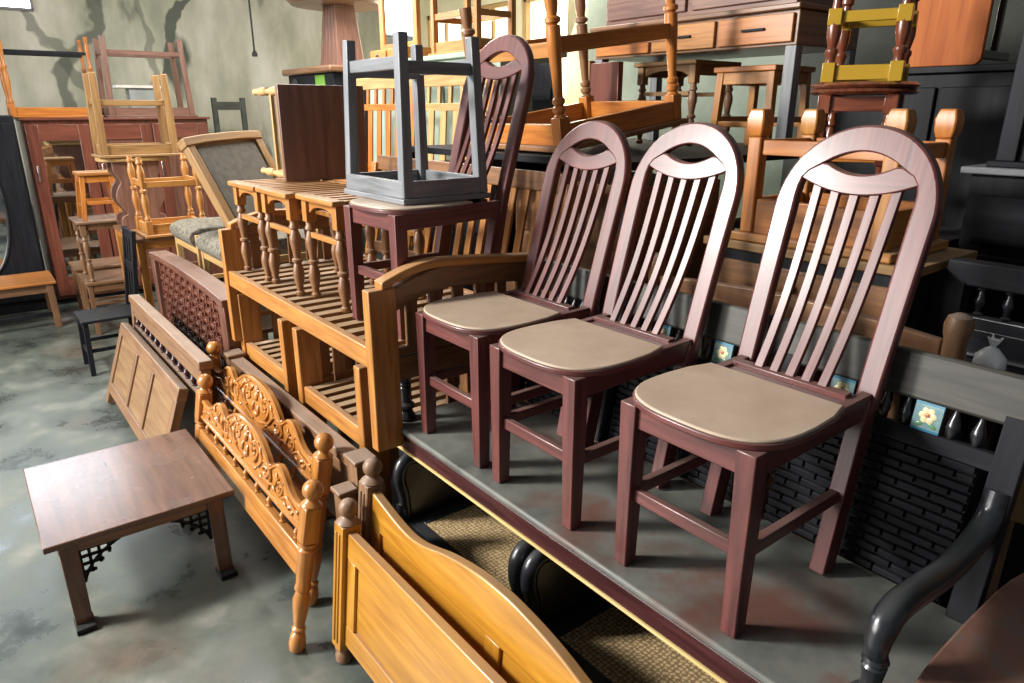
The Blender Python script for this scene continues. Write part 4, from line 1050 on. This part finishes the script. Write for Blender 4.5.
# white bag and rounded chair top behind the settee
t = thing('round_back_chair', 'brown chair with a rounded backrest standing behind the right end of the settee', 'chair', (-.32, 2.10, 0), 10)
pr = [(.17*math.cos(PI*k/16), 1.22+.15*math.sin(PI*k/16)) for k in range(17)]+[(-.17, .95), (.17, .95)]
b = MB(); b.prism(pr, .025); b.obj('backrest', 'tan', t, .006)
for s in (-1, 1):
    MB().span(s*.16-.02, s*.16+.02, .012, .05, 0, 1.15).obj('rear_leg', 'oldbrown', t)
    MB().span(s*.16-.02, s*.16+.02, .24, .28, 0, .44).obj('front_leg', 'oldbrown', t)
b = MB(); b.span(-.2, .2, .05, .30, .44, .465); b.obj('seat', 'oldbrown', t)
b = MB()
pts = [(.001, 0), (.05, .02), (.075, .07), (.07, .12), (.035, .16), (.010, .175), (.012, .185), (.03, .21)]
b.lathe([(r_*(1+.08*math.sin(7*i)), z) for i, (r_, z) in enumerate(pts)], (0, 0, 0), (0, 0, 1), 11)
for k in range(3): b.tube([(0, 0, .17), (.02*math.cos(k*2.1), .02*math.sin(k*2.1), .20), (.04*math.cos(k*2.1), .04*math.sin(k*2.1), .225)], [.008, .01, .004], 6)
o = b.obj('plastic_bag', 'plasticbag', None, 0); o.scale = (.5, .5, .55); o.location = (-.61, 2.12, 1.30)
tag(o, 'knotted white plastic bag on a dark stool behind the black settee', 'bag')
square_stool('dark_high_stool', 'tall dark stool behind the settee carrying a white plastic bag', (-.61, 2.12, 0), .16, .16, 1.299, 'blackmatte', leg=.03)

# dusty red table beyond the settee's right end
t = thing('dusty_red_table', 'dusty red-brown round-cornered table at the bottom right corner beyond the settee arm', 'table', (.0, 1.52, 0))
tp = [(.375*math.copysign(abs(math.cos(a))**.55, math.cos(a)), .50*math.copysign(abs(math.sin(a))**.55, math.sin(a))) for a in [2*PI*k/48 for k in range(48)]]
b = MB(); n = 48; b.poly([(x, y, .935) for x, y in tp]+[(x, y, .965) for x, y in tp], [tuple(range(n-1, -1, -1)), tuple(range(n, 2*n))]+[(i, (i+1) % n, (i+1) % n+n, i+n) for i in range(n)]); b.obj('tabletop', 'reddust', t, .006)
for a in (-1, 1):
    for c in (-1, 1): MB().bar((a*.29, c*.40, .935), (a*.31, c*.42, 0), .05, .05, (0, 1, 0), .8).obj('leg', 'blackmatte', t)
for c in (-1, 1): MB().span(-.27, .27, c*.40-.012, c*.40+.012, .86, .935).obj('apron', 'blackmatte', t)
for a in (-1, 1): MB().span(a*.29-.012, a*.29+.012, -.38, .38, .86, .935).obj('apron', 'blackmatte', t)

# settee with pierced slatted back on the low rack
t = thing('slat_back_settee', 'golden settee with pierced slatted double back on the dark rack behind the stools', 'settee', (-4.72, 2.30, 1.0))
W = 1.96
for x in (-W/2+.03, -.02, W/2-.03): MB().bar((x, .42, 0), (x, .50, 1.17), .06, .045, (0, 1, 0)).obj('back_stile', 'teak', t)
MB().bar((-W/2-.02, .505, 1.20), (W/2+.02, .505, 1.20), .045, .09).obj('top_rail', 'pale', t, .006)
for s, mt in ((-1, 'orange'), (1, 'pale')):
    x0, x1 = (-W/2+.06, -.05) if s < 0 else (.01, W/2-.06)
    MB().bar((x0, .49, 1.02), (x1, .49, 1.02), .028, .05).obj('pierced_rail', mt, t)
    for k in range(7):
        x = lerp(x0+.03, x1-.03, k/6); MB().bar((x, .49, 1.04), (x, .498, 1.16), .035, .02, (0, 1, 0)).obj('pierced_tab', mt, t)
    for k in range(6):
        x = lerp(x0+.06, x1-.06, k/5); MB().bar((x, .455, .56), (x, .485, 1.0), .07, .014, (0, 1, 0)).obj('back_slat', mt, t)
    MB().bar((x0, .45, .53), (x1, .45, .53), .03, .08).obj('lower_rail', 'orange', t)
b = MB(); b.span(-W/2, W/2, -.05, .44, .40, .44); b.obj('seat', 'orange', t, .005)
for s in (-1, 1):
    MB().span(s*W/2, s*(W/2-.06), -.05, 0, 0, .62).obj('front_leg', 'teak', t)
    MB().span(s*W/2, s*(W/2-.06), -.07, .46, .62, .65).obj('armrest', 'teak', t)

# pale green cupboard with dressing mirror and chair frame on it
t = thing('green_cupboard', 'pale green cupboard behind the slatted settee carrying a dressing mirror', 'cupboard', (-5.1, 3.35, 0))
M['palegreen'] = plain('pale_green_paint', '8fa394', .5, 0, 0, '9fb0a0', 6)
b = MB(); b.span(-1.0, 1.0, -.25, .30, 0, 2.36); b.obj('body', 'palegreen', t, .006)
b = MB(); b.span(-1.04, 1.04, -.29, .33, 2.36, 2.395); b.obj('top', 'palegreen', t, .006)
for x0 in (-.95, -.31, .33):
    b = MB(); b.span(x0, x0+.60, -.27, -.25, .1, 2.28); d_ = b.obj('door', 'palegreen', t, .006)
    b = MB(); b.ball((x0+.55, -.285, 1.2), .015); b.obj('knob', 'steel', d_, 0)
t = thing('dressing_mirror', 'yellow wood dressing mirror with two small drawers on the green cupboard', 'mirror', (-5.72, 3.25, 2.395))
b = MB(); b.span(-.32, .32, -.12, .14, 0, .10); b.obj('drawer_box', 'teak', t, .004)
for x in (-.16, .16):
    b = MB(); b.span(x-.14, x+.14, -.135, -.12, .01, .09); d_ = b.obj('drawer', 'teak', t); b = MB(); b.ball((x, -.145, .05), .012); b.obj('knob', 'blackwood', d_, 0)
b = MB(); b.span(-.32, -.25, -.02, .02, .10, .95); b.span(.25, .32, -.02, .02, .10, .95); b.span(-.25, .25, -.02, .02, .88, .95); b.span(-.25, .25, -.02, .02, .10, .15); b.obj('mirror_frame', 'teak', t)
b = MB(); b.span(-.25, .25, -.005, .005, .15, .88); b.obj('mirror_glass', 'mirror', t, 0)
upturned('upturned_chair_frame', 'orange-yellow stool upside down on the green cupboard beside the dressing mirror', (-4.75, 3.33, 2.396), .62, .36, .8, (.28,), 'teak', .045, 'stool')
# dark dresser with a mauve stand, far left back
t = thing('dark_dresser', 'dark grey dresser with a bright green panel and brown top, carrying a mauve stand', 'dresser', (-8.0, 3.62, 0))
b = MB(); b.span(-.62, .62, -.25, .28, 0, 2.38); b.obj('body', 'blackmatte', t, .006)
b = MB(); b.span(-.68, .68, -.31, .34, 2.38, 2.45); b.obj('top', 'oldbrown', t, .02)
b = MB(); b.span(.18, .42, -.265, -.25, 2.1, 2.36); b.obj('side_panel', 'green', t, .003, label='bright green panel')
pr = [(-.4+.10*math.cos(2*PI*k/20), 2.26+.08*math.sin(2*PI*k/20)) for k in range(20)]
b = MB(); b.prism(pr, .02, TR(0, -.255, 0)); b.obj('round_boss', 'blackwood', t, 0)
b = MB(); b.span(-.55, .1, -.27, -.25, .2, 2.1); b.obj('door', 'blackmatte', t)
t = thing('tapered_stand', 'tapering mauve pedestal stand on top of the dark dresser', 'stand', (-7.75, 3.66, 2.451))
b = MB(); vs = []
for s_, z in ((.23, 0), (.16, .62)):
    vs += [(-s_, -s_*.7, z), (s_, -s_*.7, z), (s_, s_*.7, z), (-s_, s_*.7, z)]
b.poly(vs, [(3, 2, 1, 0), (4, 5, 6, 7), (0, 1, 5, 4), (1, 2, 6, 5), (2, 3, 7, 6), (3, 0, 4, 7)], ID, 2)
for k in range(4): b.bar((-.16+k*.105, -.165, 0), (-.11+k*.073, -.115, .62), .02, .012, (0, 1, 0))
b.obj('shaft', 'mauve', t, .006)
b = MB(); b.lathe([(.5, .62), (.54, .66), (.5, .70), (.2, .74)], (0, 0, 0), (0, 0, 1), 28); b.obj('top', 'oldbrown', t, 0)
t = thing('dark_chair', 'dark broken chair frame standing against the mouldy wall', 'chair', (-9.6, 3.0, 0))
for x in (-.2, .2):
    for y in (-.18, .18): MB().span(x-.03, x+.03, y-.03, y+.03, 0, 2.15 if x < 0 else 1.65).obj('leg', 'oldgrey', t)
b = MB(); b.span(-.24, .24, -.24, .24, 1.65, 1.7); b.obj('seat', 'oldgrey', t)
b = MB(); b.span(-.23, -.17, -.15, .15, 2.0, 2.1); b.obj('back_rail', 'oldgrey', t)

# dark chests added to darken the bright view under the rack's top deck
def chest(label, loc, W, D, H, nd, mat, group=None):
    t = thing('added_dark_chest', label, 'chest', loc, 0, group)
    b = MB(); b.span(-W/2, W/2, -D/2, D/2, 0, H); b.obj('body', mat, t, .005)
    for k in range(nd):
        z0 = .03+k*(H-.05)/nd; b = MB(); b.span(-W/2+.03, W/2-.03, -D/2-.018, -D/2, z0, z0+(H-.05)/nd-.02); d_ = b.obj('drawer', mat, t, .004)
        b = MB(); b.ball((0, -D/2-.03, z0+(H-.05)/nd/2), .014); b.obj('knob', 'steel', d_, 0)
    return t
chest('dark chest of drawers added to darken the middle deck of the tall black rack, left one', (-3.35, 2.55, 1.151), .66, .60, .56, 3, 'blackmatte')
chest('dark chest of drawers added to darken the middle deck of the tall black rack, right one', (-2.45, 2.55, 1.151), .80, .60, .54, 2, 'oldbrown')
chest('dark chest of drawers added to darken the lowest deck of the tall black rack', (-2.9, 2.60, .501), 1.5, .66, .58, 2, 'blackmatte')

t = thing('dark_gap_panel', 'narrow dark panel standing in for the dark gap between the green cupboard and the rack', 'door', (-3.92, 3.35, 0))  # added dark sheet that stands in for a dark gap
b = MB(); b.span(-.11, .11, -.02, .02, 0, 2.30); b.obj('plank', 'blackmatte', t, .004)
for z in (.3, 1.2, 2.1): b = MB(); b.span(-.10, .10, -.035, -.02, z-.04, z+.04); b.obj('ledge', 'blackmatte', t)

# ------------------------------------------------------------------ light and camera
def area(name, loc, target, size, power, col, sy=None):
    l = bpy.data.lights.new(name, 'AREA'); l.energy = power; l.color = col; l.shape = 'RECTANGLE'; l.size = size; l.size_y = sy or size
    o = bpy.data.objects.new(name, l); COL.objects.link(o); o.location = loc
    o.rotation_euler = (Vector(target)-Vector(loc)).to_track_quat('-Z', 'Y').to_euler(); return o
area('daylight_from_doorway', (-4.6, -4.7, 2.7), (-1.5, 1.5, .9), 4.6, 440, (1, .98, .95), 3.0)
area('key_light', (-4.6, -2.9, 4.1), (-1.4, 1.4, .7), .8, 470, (1, .97, .93))  # added key lamp from the left for distinct leg shadows, no roof opening
area('far_fill_light', (-6.2, 2.4, 4.1), (-6.4, 2.2, 0), 1.6, 200, (1, .96, .90))  # added unseen fill lamp, brightens the far wall and stacks
area('window_light_back', (-6.8, 5.6, 2.9), (-4.0, 2.0, 1.4), 3.2, 200, (1, .92, .74), 1.4)
w = bpy.data.worlds.new('World'); bpy.context.scene.world = w; w.use_nodes = True
w.node_tree.nodes['Background'].inputs[0].default_value = (.86, .93, 1, 1); w.node_tree.nodes['Background'].inputs[1].default_value = .12
cam = bpy.data.cameras.new('Camera'); co = bpy.data.objects.new('Camera', cam); COL.objects.link(co)
cam.sensor_width = 36; cam.lens = 36*700/1024; cam.clip_start = .02
co.location = (0, 0, 2.0); co.rotation_euler = (R(90)-math.atan(231.5/700), 0, R(52))
sc = bpy.context.scene; sc.camera = co
sc.view_settings.view_transform = 'Standard'; sc.view_settings.look = 'None'; sc.view_settings.exposure = .25; sc.view_settings.gamma = 1
sc.view_settings.use_curve_mapping = False
